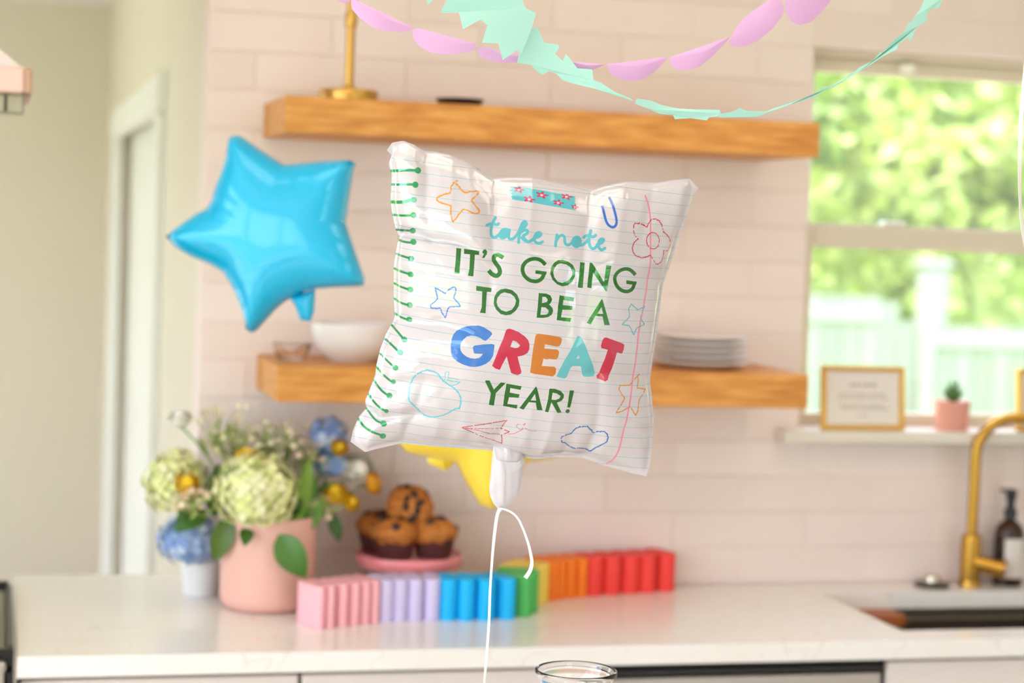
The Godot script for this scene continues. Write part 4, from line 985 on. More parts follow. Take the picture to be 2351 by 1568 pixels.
func framed_card(at: Vector3, turn: float, label: String) -> void:
	var o := thing("picture_frame", label, "picture frame", at, turn, "gold picture frames on the window sill")
	var tilt := Node3D.new()
	var gold := mat(rgb(222, 172, 78), 0.32, 0.7)
	var lean := Transform3D(Basis(Vector3.RIGHT, -0.10), Vector3.ZERO)
	var list := [[Vector3(-0.108, 0.0, -0.008), Vector3(0.108, 0.012, 0.008)], [Vector3(-0.108, 0.142, -0.008), Vector3(0.108, 0.154, 0.008)], [Vector3(-0.108, 0.012, -0.008), Vector3(-0.096, 0.142, 0.008)], [Vector3(0.096, 0.012, -0.008), Vector3(0.108, 0.142, 0.008)]]
	tilt.free()
	var fr := boxes_part(o, "frame_moulding", gold, list, 0.002)
	fr.transform = lean
	var back := boxes_part(o, "backing", mat(rgb(150, 120, 90), 0.8), [[Vector3(-0.100, 0.008, -0.007), Vector3(0.100, 0.146, -0.002)]])
	back.transform = lean
	var im := Image.create(256, 176, false, Image.FORMAT_RGB8)
	im.fill(rgb(246, 234, 224))
	rng.seed = 77
	for row in [[42, 0.34], [74, 0.62], [86, 0.66], [110, 0.60], [120, 0.56], [142, 0.14]]:
		var x: int = int(128 - 128 * row[1])
		while x < 128 + 128 * row[1]:
			var w := rng.randi_range(6, 20)
			im.fill_rect(Rect2i(x, row[0], w, 4 if row[0] > 60 else 8), rgb(150, 130, 122))
			x += w + 5
	var paper := mat(Color.WHITE, 0.75)
	paper.albedo_texture = ImageTexture.create_from_image(im)
	var s := Shape.new()
	for q in [Vector2(-1, 0), Vector2(1, 0), Vector2(1, 1), Vector2(-1, 1)]:
		s.v.append(Vector3(q.x * 0.097, 0.011 + q.y * 0.132, -0.0005))
		s.uv.append(Vector2(q.x * 0.5 + 0.5, 1.0 - q.y))
	s.quad(0, 1, 2, 3)
	var card := part(o, "card", s.mesh(180.0, false), paper)
	card.transform = lean
	var g := boxes_part(o, "pane", glass_pane(Color(1, 1, 1), 0.05), [[Vector3(-0.097, 0.011, 0.001), Vector3(0.097, 0.143, 0.003)]])
	g.transform = lean
	var leg := boxes_part(o, "easel_leg", mat(rgb(150, 120, 90), 0.8), [[Vector3(-0.015, 0.0, -0.048), Vector3(0.015, 0.09, -0.045)]])
	leg.rotation.x = 0.30

# ------------------------------------------------------------------ on the worktop
func build_worktop_things() -> void:
	var blush := mat(rgb(238, 184, 168), 0.5)
	var pot := thing("flower_pot", "large matte blush flower pot holding the bouquet", "flower pot", Vector3(-0.381, COUNTER, 0.205))
	lathe_part(pot, "pot_body", blush, [Vector2(0.0, 0.0), Vector2(0.078, 0.0), Vector2(0.090, 0.004), Vector2(0.0985, 0.014), Vector2(0.1015, 0.030), Vector2(0.1025, 0.198), Vector2(0.1010, 0.2010), Vector2(0.0975, 0.199), Vector2(0.0965, 0.03), Vector2(0.0, 0.022)], 64)
	lathe_part(pot, "soil", mat(rgb(64, 62, 40), 0.95), [Vector2(0.0, 0.14), Vector2(0.0955, 0.14), Vector2(0.0955, 0.158), Vector2(0.0, 0.165)], 32)
	var cup := thing("white_planter", "small white planter half hidden behind the blush pot", "planter", Vector3(-0.508, COUNTER, 0.052))
	lathe_part(cup, "planter_body", mat(rgb(240, 238, 236), 0.35), [Vector2(0.0, 0.0), Vector2(0.034, 0.0), Vector2(0.037, 0.003), Vector2(0.045, 0.075), Vector2(0.0435, 0.076), Vector2(0.035, 0.008), Vector2(0.0, 0.006)], 36)
	bouquet()
	cake_stand()
	rainbow()
	# bits of paper confetti
	var bits := [[-0.44, 0.53, rgb(240, 180, 130), "orange"], [-0.405, 0.515, rgb(190, 190, 180), "grey"], [-0.425, 0.335, rgb(232, 130, 120), "coral"], [-0.78, 0.642, rgb(238, 190, 140), "peach"], [0.50, 0.40, rgb(170, 200, 150), "green"], [0.78, 0.36, rgb(242, 214, 150), "yellow"]]
	for b in bits:
		var o := thing("confetti_dot", "tiny %s paper confetti dot on the white worktop" % b[3], "confetti", Vector3(b[0], COUNTER, b[1]), 0.0, "confetti dots on the worktop")
		lathe_part(o, "dot", mat(b[2], 0.8), [Vector2(0.0, 0.0), Vector2(0.0045, 0.0), Vector2(0.0045, 0.0006), Vector2(0.0, 0.0006)], 14)

const POT_MOUTH := Vector3(-0.381, 1.085, 0.205)

func stem_path(head: Vector3, start := POT_MOUTH) -> Array:
	var from := start + Vector3(clampf((head.x - start.x) * 0.35, -0.06, 0.06), -0.03, clampf((head.z - start.z) * 0.35, -0.06, 0.06))
	var knee := Vector3(lerpf(from.x, head.x, 0.45), lerpf(from.y, head.y, 0.65), lerpf(from.z, head.z, 0.45))
	return smoothed([from, knee, head], 7)

func leaf_shape(s: Shape, root: Vector3, tip: Vector3, width: float, droop: float, facing: Vector3) -> void:
	var n := s.v.size()
	var rows := 9
	var along := tip - root
	var side := along.cross(facing).normalized()
	var up := side.cross(along).normalized()
	for i in rows:
		var t := i / float(rows - 1)
		var w := width * pow(sin(PI * pow(t, 0.8)), 0.8) * 0.5 + 0.0004
		var c := root + along * t + up * droop * sin(PI * t)
		for j in 5:
			var q := (j - 2) / 2.0
			s.v.append(c + side * w * q + up * (absf(q) * w * 0.35 + 0.04 * w * sin(t * 22.0 + j)))
	for i in rows - 1:
		for j in 4:
			s.quad(n + i * 5 + j, n + (i + 1) * 5 + j, n + (i + 1) * 5 + j + 1, n + i * 5 + j + 1)

func hydrangea(label: String, head: Vector3, radius: float, squash: float, tints: Array, seed_at: int, leaves: Array, start := POT_MOUTH) -> void:
	rng.seed = seed_at
	var o := thing("hydrangea", label, "flower", head, 0.0, "hydrangea heads")
	var s := Shape.new()
	var count := int(radius * radius * 30000.0) + 40
	for k in count:
		var y := 1.0 - 1.75 * (k + 0.5) / count
		var a := k * 2.39996
		var n := Vector3(sqrt(1.0 - y * y) * cos(a), y, sqrt(1.0 - y * y) * sin(a))
		var lump := 1.0 + 0.10 * sin(n.x * 7.0 + seed_at) * sin(n.y * 6.0 + 1.0) * cos(n.z * 6.5)
		var c := n * radius * rng.randf_range(0.90, 1.04) * lump
		c.y *= squash
		n = (n + Vector3(rng.randfn(), rng.randfn(), rng.randfn()) * 0.22).normalized()
		var u := n.cross(Vector3(0.3, 0.9, 0.1)).normalized().rotated(n, rng.randf() * TAU)
		var w := n.cross(u)
		var size := rng.randf_range(0.0085, 0.0115)
		var tint: Color = tints[rng.randi() % tints.size()] * rng.randf_range(0.93, 1.05)
		for q in 4:
			var d := u.rotated(n, q * PI / 2.0)
			var e := n.cross(d)
			var at := s.v.size()
			for p in [c, c + d * size * 0.6 + e * size * 0.55 + n * size * 0.15, c + d * size * 1.15 + n * size * 0.05, c + d * size * 0.6 - e * size * 0.55 + n * size * 0.15]:
				s.v.append(p)
				s.col.append(Color(tint.r, tint.g, tint.b))
			s.quad(at, at + 1, at + 2, at + 3)
	var petal := vertex_tinted(mat(Color.WHITE, 0.6))
	petal.backlight_enabled = true
	petal.backlight = Color(0.5, 0.5, 0.5)
	part(o, "petals", s.mesh(180.0, false), petal).set_meta("kind", "stuff")
	var core := Shape.new()
	var prof := []
	for i in 11:
		var b := -PI / 2 + PI * i / 10.0
		prof.append(Vector2(radius * 0.84 * cos(b) if i % 10 else 0.0, radius * 0.84 * squash * sin(b)))
	core.lathe(prof, 18)
	var inner: Color = tints[0].linear_to_srgb()
	part(o, "core", core.mesh(180.0), mat(inner.lerp(rgb(120, 150, 70), 0.35), 0.8))
	var path := []
	for p in stem_path(head, start):
		path.append(p - head)
	tube_part(o, "stem", mat(rgb(96, 132, 56), 0.6), path, [0.0035], 7)
	for l in leaves:
		var ls := Shape.new()
		leaf_shape(ls, l[0] - head, l[1] - head, l[2], l[3], l[4])
		var lm := mat(l[5], 0.45)
		lm.backlight_enabled = true
		lm.backlight = Color(0.25, 0.3, 0.1)
		part(o, "leaf", ls.mesh(180.0, false), lm)

func ranunculus(label: String, head: Vector3, radius: float, face: Vector3, c: Color, seed_at: int) -> void:
	rng.seed = seed_at
	var o := thing("ranunculus", label, "flower", head, 0.0, "ranunculus blooms")
	var s := Shape.new()
	var basis := Basis(Quaternion(Vector3.UP, face.normalized()))
	for ring in 5:
		var petals: int = [4, 5, 6, 7, 8][ring]
		var r := radius * lerpf(0.35, 1.0, ring / 4.0)
		var close := lerpf(1.25, 0.30, ring / 4.0)
		for k in petals:
			var a := TAU * (k + rng.randf() * 0.25) / petals + ring
			var wide := TAU / petals * 0.72
			var n := s.v.size()
			var shade := rng.randf_range(0.92, 1.05)
			for i in 5:
				var t := i / 4.0
				for j in 5:
					var b := a + (j - 2) / 2.0 * wide * sqrt(maxf(0.02, 1.0 - pow(t, 4.0)))
					var lat := lerpf(-1.25, close - 0.1 * absf(j - 2), t)
					s.v.append(basis * (Vector3(cos(lat) * cos(b), sin(lat) * 0.9, cos(lat) * sin(b)) * r))
					s.col.append(Color(c.r * shade, c.g * shade, c.b * shade))
			s.grid(5, 5, n)
	var m := vertex_tinted(mat(Color.WHITE, 0.5))
	m.backlight_enabled = true
	m.backlight = Color(0.5, 0.45, 0.3)
	part(o, "petals", s.mesh(180.0, false), m)
	var core := Shape.new()
	var prof := []
	for i in 9:
		var b := -PI / 2 + PI * i / 8.0
		prof.append(Vector2(radius * 0.5 * cos(b) if i % 8 else 0.0, radius * 0.5 * sin(b)))
	core.lathe(prof, 14)
	part(o, "core", core.mesh(180.0), mat(c.linear_to_srgb(), 0.7))
	var cal := lathe_part(o, "calyx", mat(rgb(120, 160, 70), 0.6), [Vector2(0.0, -radius * 1.02), Vector2(radius * 0.30, -radius * 0.92), Vector2(radius * 0.55, -radius * 0.70), Vector2(radius * 0.50, -radius * 0.66), Vector2(0.0, -radius * 0.85)], 14)
	cal.basis = basis
	var path := []
	for p in stem_path(head - face.normalized() * radius * 0.9):
		path.append(p - head)
	tube_part(o, "stem", mat(rgb(120, 156, 76), 0.6), path, [0.0024], 7)

func sprig(label: String, head: Vector3, spread: float, c: Color, seed_at: int, count := 16) -> void:
	rng.seed = seed_at
	var o := thing("filler_sprig", label, "flower", head, 0.0, "small filler blossoms")
	var green := Shape.new()
	var bloom := Shape.new()
	var path := []
	for p in stem_path(head - Vector3(0, spread * 0.6, 0)):
		path.append(p - head)
	green.tube(path, [0.0016], 5)
	for k in count:
		var p := Vector3(rng.randfn() * 0.5, rng.randf_range(-0.7, 0.9), rng.randfn() * 0.5) * spread
		green.tube([Vector3(0, -spread * 0.7, 0), p * 0.6 + Vector3(0, -spread * 0.15, 0), p], [0.0011, 0.0009, 0.0006], 4)
		var n := Vector3(rng.randfn() * 0.5, 0.8, rng.randfn() * 0.5 + 0.5).normalized()
		var u := n.cross(Vector3.RIGHT).normalized()
		for q in 5:
			var d := u.rotated(n, q * TAU / 5.0 + k)
			var e := n.cross(d)
			var at := bloom.v.size()
			var size := rng.randf_range(0.006, 0.0092)
			for w in [p, p + d * size * 0.6 + e * size * 0.5 + n * size * 0.3, p + d * size * 1.1 + n * size * 0.4, p + d * size * 0.6 - e * size * 0.5 + n * size * 0.3]:
				bloom.v.append(w)
			bloom.quad(at, at + 1, at + 2, at + 3)
	for k in 10:
		var p := Vector3(rng.randfn() * 0.4, rng.randf_range(-1.0, 0.4), rng.randfn() * 0.4) * spread
		leaf_shape(green, p, p + Vector3(rng.randfn() * 0.015, 0.018, rng.randfn() * 0.015), 0.006, 0.002, Vector3(0, 0.2, 1))
	part(o, "stem", green.mesh(180.0, false), mat(rgb(158, 172, 92), 0.6))
	part(o, "blossoms", bloom.mesh(180.0, false), mat(c, 0.6)).set_meta("kind", "stuff")

func bouquet() -> void:
	var cream := [Color(0.90, 0.88, 0.44), Color(0.93, 0.90, 0.55), Color(0.84, 0.87, 0.36)]
	var blue := [Color(0.32, 0.48, 0.86), Color(0.46, 0.62, 0.92), Color(0.70, 0.78, 0.92), Color(0.28, 0.42, 0.82)]
	var dark := rgb(52, 96, 34)
	var mid := rgb(84, 134, 48)
	hydrangea("large cream green hydrangea head over the rim of the blush pot", Vector3(-0.423, 1.176, 0.300), 0.087, 0.96, cream, 3, [
		[Vector3(-0.375, 1.090, 0.315), Vector3(-0.318, 1.000, 0.335), 0.064, 0.014, Vector3(-0.3, 0.3, 1), rgb(68, 118, 42)],
		[Vector3(-0.44, 1.10, 0.30), Vector3(-0.448, 1.066, 0.33), 0.03, 0.004, Vector3(0, 0.4, 1), dark]])
	hydrangea("cream green hydrangea head reaching left of the bouquet", Vector3(-0.581, 1.179, 0.200), 0.066, 1.10, cream, 7, [
		[Vector3(-0.52, 1.13, 0.22), Vector3(-0.585, 1.085, 0.25), 0.058, 0.010, Vector3(0, 0.6, 1), dark],
		[Vector3(-0.50, 1.11, 0.22), Vector3(-0.492, 1.225, 0.20), 0.05, 0.012, Vector3(0, 0.2, 1), dark],
		[Vector3(-0.47, 1.12, 0.26), Vector3(-0.50, 1.02, 0.25), 0.05, 0.010, Vector3(-0.2, 0.2, 1), rgb(78, 104, 30)]])
	hydrangea("blue hydrangea head drooping over the small white planter", Vector3(-0.540, 1.045, 0.110), 0.066, 0.86, blue, 9, [])
	hydrangea("pale blue hydrangea head at the right of the bouquet, the higher one", Vector3(-0.245, 1.276, 0.140), 0.042, 1.0, blue, 12, [])
	hydrangea("pale blue hydrangea head under the higher blue one", Vector3(-0.240, 1.215, 0.150), 0.036, 0.8, blue, 14, [
		[Vector3(-0.29, 1.12, 0.20), Vector3(-0.235, 1.185, 0.20), 0.05, 0.01, Vector3(0, 0.3, 1), mid],
		[Vector3(-0.30, 1.10, 0.22), Vector3(-0.31, 1.23, 0.20), 0.05, 0.01, Vector3(0.2, 0.2, 1), rgb(112, 156, 58)],
		[Vector3(-0.33, 1.09, 0.24), Vector3(-0.27, 1.15, 0.25), 0.055, 0.01, Vector3(0.2, 0.5, 1), rgb(96, 140, 46)],
		[Vector3(-0.25, 1.12, 0.2), Vector3(-0.228, 1.055, 0.21), 0.03, 0.008, Vector3(0, 0.2, 1), dark]])
	var yellow := Color(0.93, 0.58, 0.02)
	var orange := Color(0.86, 0.38, 0.01)
	var ivory := Color(0.92, 0.89, 0.78)
	ranunculus("yellow ranunculus in front of the left cream hydrangea", Vector3(-0.563, 1.192, 0.268), 0.028, Vector3(0.2, 0.5, 0.8), yellow, 21)
	ranunculus("yellow ranunculus peeking over the large cream hydrangea", Vector3(-0.439, 1.252, 0.262), 0.028, Vector3(0, 1, 0.15), yellow, 22)
	ranunculus("small yellow ranunculus in the higher blue hydrangea", Vector3(-0.229, 1.260, 0.188), 0.021, Vector3(0.3, 0.4, 0.8), yellow, 23)
	ranunculus("tall yellow ranunculus beside the cream filler at right", Vector3(-0.243, 1.166, 0.215), 0.031, Vector3(-0.1, 0.9, 0.5), yellow, 24)
	ranunculus("small yellow ranunculus low at the right of the bouquet", Vector3(-0.203, 1.142, 0.205), 0.022, Vector3(0.4, 0.5, 0.7), yellow, 25)
	ranunculus("orange ranunculus farthest right in the bouquet", Vector3(-0.146, 1.180, 0.175), 0.026, Vector3(0.9, 0.3, 0.3), orange, 26)
	ranunculus("ivory ranunculus between blue hydrangea and orange bloom", Vector3(-0.182, 1.210, 0.170), 0.041, Vector3(0.3, 0.5, 0.8), ivory, 27)
	ranunculus("ivory ranunculus bud on a tall stem at left", Vector3(-0.575, 1.322, 0.190), 0.026, Vector3(-0.2, 1, 0.3), Color(0.94, 0.92, 0.84), 28)
	ranunculus("small white ranunculus tucked right of the left hydrangea", Vector3(-0.531, 1.207, 0.190), 0.024, Vector3(0.2, 0.6, 0.7), Color(0.93, 0.92, 0.88), 29)
	var spots := [
		["cream filler sprig standing tall at left", Vector3(-0.492, 1.290, 0.170), 0.062, rgb(240, 228, 190)],
		["olive filler sprig behind the large hydrangea", Vector3(-0.444, 1.266, 0.160), 0.052, rgb(226, 222, 170)],
		["cream filler sprig over the middle of the bouquet", Vector3(-0.389, 1.268, 0.170), 0.052, rgb(244, 234, 200)],
		["pale filler sprig right of the middle", Vector3(-0.345, 1.260, 0.165), 0.050, rgb(240, 230, 194)],
		["peach filler sprig near the blue hydrangea", Vector3(-0.304, 1.238, 0.180), 0.036, rgb(240, 220, 190)],
		["peach filler cluster low at right", Vector3(-0.275, 1.132, 0.235), 0.032, rgb(246, 226, 196)],
		["peach filler cluster in front of the left hydrangea", Vector3(-0.553, 1.150, 0.275), 0.032, rgb(246, 224, 192)]]
	for i in spots.size():
		sprig(spots[i][0], spots[i][1], spots[i][2], spots[i][3], 90 + i, 34)
	# loose green foliage that fills the mouth of the pot
	var o := thing("foliage_bunch", "leafy green foliage filling the mouth of the blush pot", "foliage", POT_MOUTH)
	rng.seed = 71
	for k in 64:
		var a := rng.randf() * TAU
		var r := rng.randf_range(0.02, 0.085)
		var root := Vector3(cos(a) * r * 0.5, -0.01, sin(a) * r * 0.5)
		var tip := Vector3(cos(a) * r * 1.5, rng.randf_range(0.04, 0.17), sin(a) * r * 1.2)
		var s := Shape.new()
		leaf_shape(s, root, tip, rng.randf_range(0.03, 0.05), 0.012, Vector3(cos(a), 0.4, sin(a) + 0.5))
		part(o, "leaf", s.mesh(180.0, false), mat([dark, mid, rgb(128, 166, 62), rgb(74, 118, 42)][k % 4], 0.5))

func cake_stand() -> void:
	var pink := mat(rgb(248, 146, 150), 0.18)
	var o := thing("cake_stand", "glossy pink cake stand carrying chocolate chip muffins", "cake stand", Vector3(-0.060, COUNTER, 0.150))
	lathe_part(o, "stand_plate", pink, [Vector2(0.0, 0.0755), Vector2(0.030, 0.0755), Vector2(0.100, 0.0755), Vector2(0.114, 0.0795), Vector2(0.1195, 0.0895), Vector2(0.1195, 0.1025), Vector2(0.1170, 0.1060), Vector2(0.1130, 0.1050), Vector2(0.108, 0.0995), Vector2(0.0, 0.0995)], 64)
	lathe_part(o, "stand_foot", pink, [Vector2(0.0, 0.0), Vector2(0.060, 0.0), Vector2(0.062, 0.004), Vector2(0.040, 0.014), Vector2(0.024, 0.030), Vector2(0.022, 0.066), Vector2(0.030, 0.0765), Vector2(0.0, 0.0765)], 40)
	var top := COUNTER + 0.0995
	muffin(Vector3(-0.101, top, 0.180), 0.0, "chocolate chip muffin at the front left of the pink stand", 1, 0.0)
	muffin(Vector3(-0.010, top, 0.172), 1.3, "chocolate chip muffin at the front right of the pink stand", 2, 0.0)
	muffin(Vector3(-0.118, top, 0.090), 2.2, "darker chocolate chip muffin at the back of the pink stand", 3, 0.0)
	muffin(Vector3(-0.063, 1.096, 0.104), 0.0, "chocolate chip muffin perched on top of the others", 4, 1.05)

func muffin(at: Vector3, turn: float, label: String, seed_at: int, lean: float) -> void:
	var o := thing("muffin", label, "muffin", at, turn, "muffins on the cake stand")
	o.rotation.x = lean
	var cup := []
	for e in [[0.0, 0.0], [0.034, 0.0], [0.036, 0.002], [0.047, 0.046], [0.0465, 0.047], [0.035, 0.006], [0.0, 0.005]]:
		cup.append(Vector2(e[0], e[1]))
	lathe_part(o, "paper_cup", mat(rgb(78, 36, 34), 0.6), cup, 96, Vector3.ZERO, 60.0, 0.022, 24)
	var n := FastNoiseLite.new()
	n.seed = seed_at
	n.frequency = 22.0
	var s := Shape.new()
	var nu := 40
	var nv := 18
	for i in nu:
		var a := TAU * i / nu
		for j in nv:
			var t := j / float(nv - 1)
			var b := lerpf(-0.9, PI / 2, t)
			var r := 0.053 * cos(b)
			var y := 0.053 + 0.038 * sin(b)
			if b < 0.0:
				r = lerpf(0.044, 0.053, 1.0 + b / 0.9)
				y = lerpf(0.036, 0.053, 1.0 + b / 0.9)
			var p := Vector3(r * cos(a), y, -r * sin(a))
			var d := Vector3(p.x, p.y - 0.05, p.z).normalized()
			s.v.append(p + d * (n.get_noise_3dv(p) * 0.0045 + n.get_noise_3dv(p * 2.5) * 0.002) * (1.0 if j < nv - 1 else 0.0))
	s.grid(nu, nv, 0, true)
	var crumb := grained(mat(Color.WHITE, 0.75), noise_tex(0.03, [[0.0, rgb(128, 66, 20)], [0.45, rgb(186, 108, 38)], [0.75, rgb(210, 138, 60)], [1.0, rgb(160, 88, 30)]], 50 + seed_at, 256), Vector3(9, 9, 9))
	part(o, "cake", s.mesh(180.0), crumb)
	rng.seed = seed_at * 13
	var chip := mat(rgb(44, 24, 18), 0.4)
	for k in 12:
		var a := k * 2.39996 + rng.randf()
		var b := lerpf(0.15, 1.35, sqrt(rng.randf()))
		var c := Vector3(0.0525 * cos(b) * cos(a), 0.053 + 0.038 * sin(b), -0.0525 * cos(b) * sin(a))
		var w := rng.randf_range(0.006, 0.011)
		var ch := lathe_part(o, "chocolate_chip", chip, [Vector2(0.0, -w * 0.5), Vector2(w * 0.8, -w * 0.25), Vector2(w, 0.0), Vector2(w * 0.6, w * 0.4), Vector2(0.0, w * 0.55)], 9, c, 70.0)
		ch.basis = Basis(Quaternion(Vector3.UP, (c - Vector3(0, 0.045, 0)).normalized()))

func rainbow() -> void:
	# a pleated paper snake in rainbow colours, set on edge in an S curve
	var o := thing("rainbow_garland", "pleated rainbow paper garland standing in an S curve on the worktop", "garland", Vector3(0, COUNTER, 0))
	var way := smoothed([Vector3(-0.322, 0, 0.412), Vector3(-0.255, 0, 0.385), Vector3(-0.175, 0, 0.350), Vector3(-0.09, 0, 0.340), Vector3(0.0, 0, 0.345), Vector3(0.075, 0, 0.350), Vector3(0.135, 0, 0.320), Vector3(0.160, 0, 0.262), Vector3(0.190, 0, 0.196), Vector3(0.262, 0, 0.135), Vector3(0.345, 0, 0.100), Vector3(0.44, 0, 0.078), Vector3(0.53, 0, 0.058), Vector3(0.578, 0, 0.042)], 240)
	var bands := [["pink", rgb(255, 186, 194), 6, 0.150], ["lavender", rgb(214, 202, 238), 4, 0.140], ["blue", rgb(0, 186, 250), 4, 0.150], ["green", rgb(84, 192, 96), 3, 0.100], ["yellow", rgb(250, 220, 98), 3, 0.105], ["orange", rgb(255, 130, 22), 4, 0.130], ["red", rgb(248, 66, 58), 5, 0.225]]
	var total := 0.0
	for b in bands:
		total += b[3]
	var gone := 0.0
	var half := 0.047
	var height := 0.088
	for b in bands:
		var m := mat(b[1], 0.6)
		var band := Node3D.new()
		band.name = "%s_band" % b[0]
		o.add_child(band, true)
		for k in b[2]:
			var share: float = (gone + b[3] * (k + 0.5) / b[2]) / total
			var i := clampi(int(share * 239.0), 1, 238)
			var p: Vector3 = way[i]
			var d: Vector3 = (way[i + 1] - way[i - 1]).normalized()
			var wide: float = _length(way) * b[3] / total / b[2] * 0.515
			var outline := PackedVector2Array()
			for e in 2:
				for q in 9:
					var a := lerpf(-PI / 2, PI / 2, q / 8.0) + PI * e
					outline.append(Vector2(sin(a) * wide, (half - 0.026) * (1 if e == 0 else -1) + cos(a) * 0.026))
			var s := Shape.new()
			var m2 := outline.size()
			for ring in [[0.0, 0.9], [0.003, 1.0], [height - 0.003, 1.0], [height, 0.93]]:
				for q in outline:
					s.v.append(Vector3(q.x * ring[1], ring[0], q.y * (1.0 - (1.0 - ring[1]) * 0.3)))
			for r in 3:
				for q in m2:
					var q2 := (q + 1) % m2
					s.quad(r * m2 + q, r * m2 + q2, (r + 1) * m2 + q2, (r + 1) * m2 + q)
			for e in 2:
				var c := s.v.size()
				s.v.append(Vector3(0, height * e, 0))
				for q in m2:
					var q2 := (q + 1) % m2
					if e:
						s.tri(c, 3 * m2 + q, 3 * m2 + q2)
					else:
						s.tri(c, q2, q)
			var pleat := part(band, "pleat", s.mesh(45.0), m, p)
			pleat.rotation.y = atan2(-d.z, d.x)
		gone += b[3]

func _length(path: Array) -> float:
	var sum := 0.0
	for i in path.size() - 1:
		sum += path[i].distance_to(path[i + 1])
	return sum

# ------------------------------------------------------------------ balloons
const INK := {"green": [13, 106, 23], "blue": [30, 112, 199], "crimson": [195, 7, 60], "orange": [201, 114, 7], "aqua": [87, 178, 187], "script": [78, 174, 189], "clip": [13, 95, 191], "tape": [75, 180, 195], "petal": [219, 7, 97], "petalrim": [95, 13, 54], "petaleye": [222, 205, 211], "c_orange": [222, 136, 13], "c_blue": [40, 114, 203], "c_red": [189, 13, 51], "c_teal": [64, 162, 178], "c_amber": [203, 118, 13], "c_sky": [87, 183, 199], "c_navy": [27, 93, 176]}
const SHEET := 2048
const SPAN := 0.47

func on_sheet(p: Vector2) -> Vector2:
	return Vector2(p.x / SPAN + 0.5, 0.5 - p.y / SPAN) * SHEET

func ink(n: String) -> Color:
	return rgb(INK[n][0], INK[n][1], INK[n][2])

func fill(im: Image, rings: Array, c: Color) -> void:
	# even-odd scan fill
	var lo := 1e9
	var hi := -1e9
	for ring in rings:
		for p in ring:
			lo = minf(lo, p.y)
			hi = maxf(hi, p.y)
	for y in range(maxi(0, int(floor(lo))), mini(SHEET - 1, int(ceil(hi))) + 1):
		var at := y + 0.5
		var xs := PackedFloat32Array()
		for ring in rings:
			var n: int = ring.size()
			for i in n:
				var a: Vector2 = ring[i]
				var b: Vector2 = ring[(i + 1) % n]
				if (a.y <= at) != (b.y <= at):
					xs.append(a.x + (at - a.y) / (b.y - a.y) * (b.x - a.x))
		xs.sort()
		for i in range(0, xs.size() - 1, 2):
			var x0 := roundi(xs[i])
			var x1 := roundi(xs[i + 1])
			if x1 > x0:
				im.fill_rect(Rect2i(x0, y, x1 - x0, 1), c)

func sheet_ring(flat: Array) -> PackedVector2Array:
	var out := PackedVector2Array()
	for p in points(flat):
		out.append(on_sheet(p))
	return out

func softened(line: PackedVector2Array, times := 3) -> PackedVector2Array:
	for k in times:
		var out := PackedVector2Array([line[0]])
		for i in line.size() - 1:
			out.append(line[i].lerp(line[i + 1], 0.25))
			out.append(line[i].lerp(line[i + 1], 0.75))
		out.append(line[line.size() - 1])
		line = out
	return line

func stroke(im: Image, line: PackedVector2Array, width: float, round_ends: bool, c: Color) -> void:
	for ring in Geometry2D.offset_polyline(line, width / 2.0, Geometry2D.JOIN_ROUND, Geometry2D.END_ROUND if round_ends else Geometry2D.END_BUTT):
		if not Geometry2D.is_polygon_clockwise(ring):
			fill(im, [ring], c)

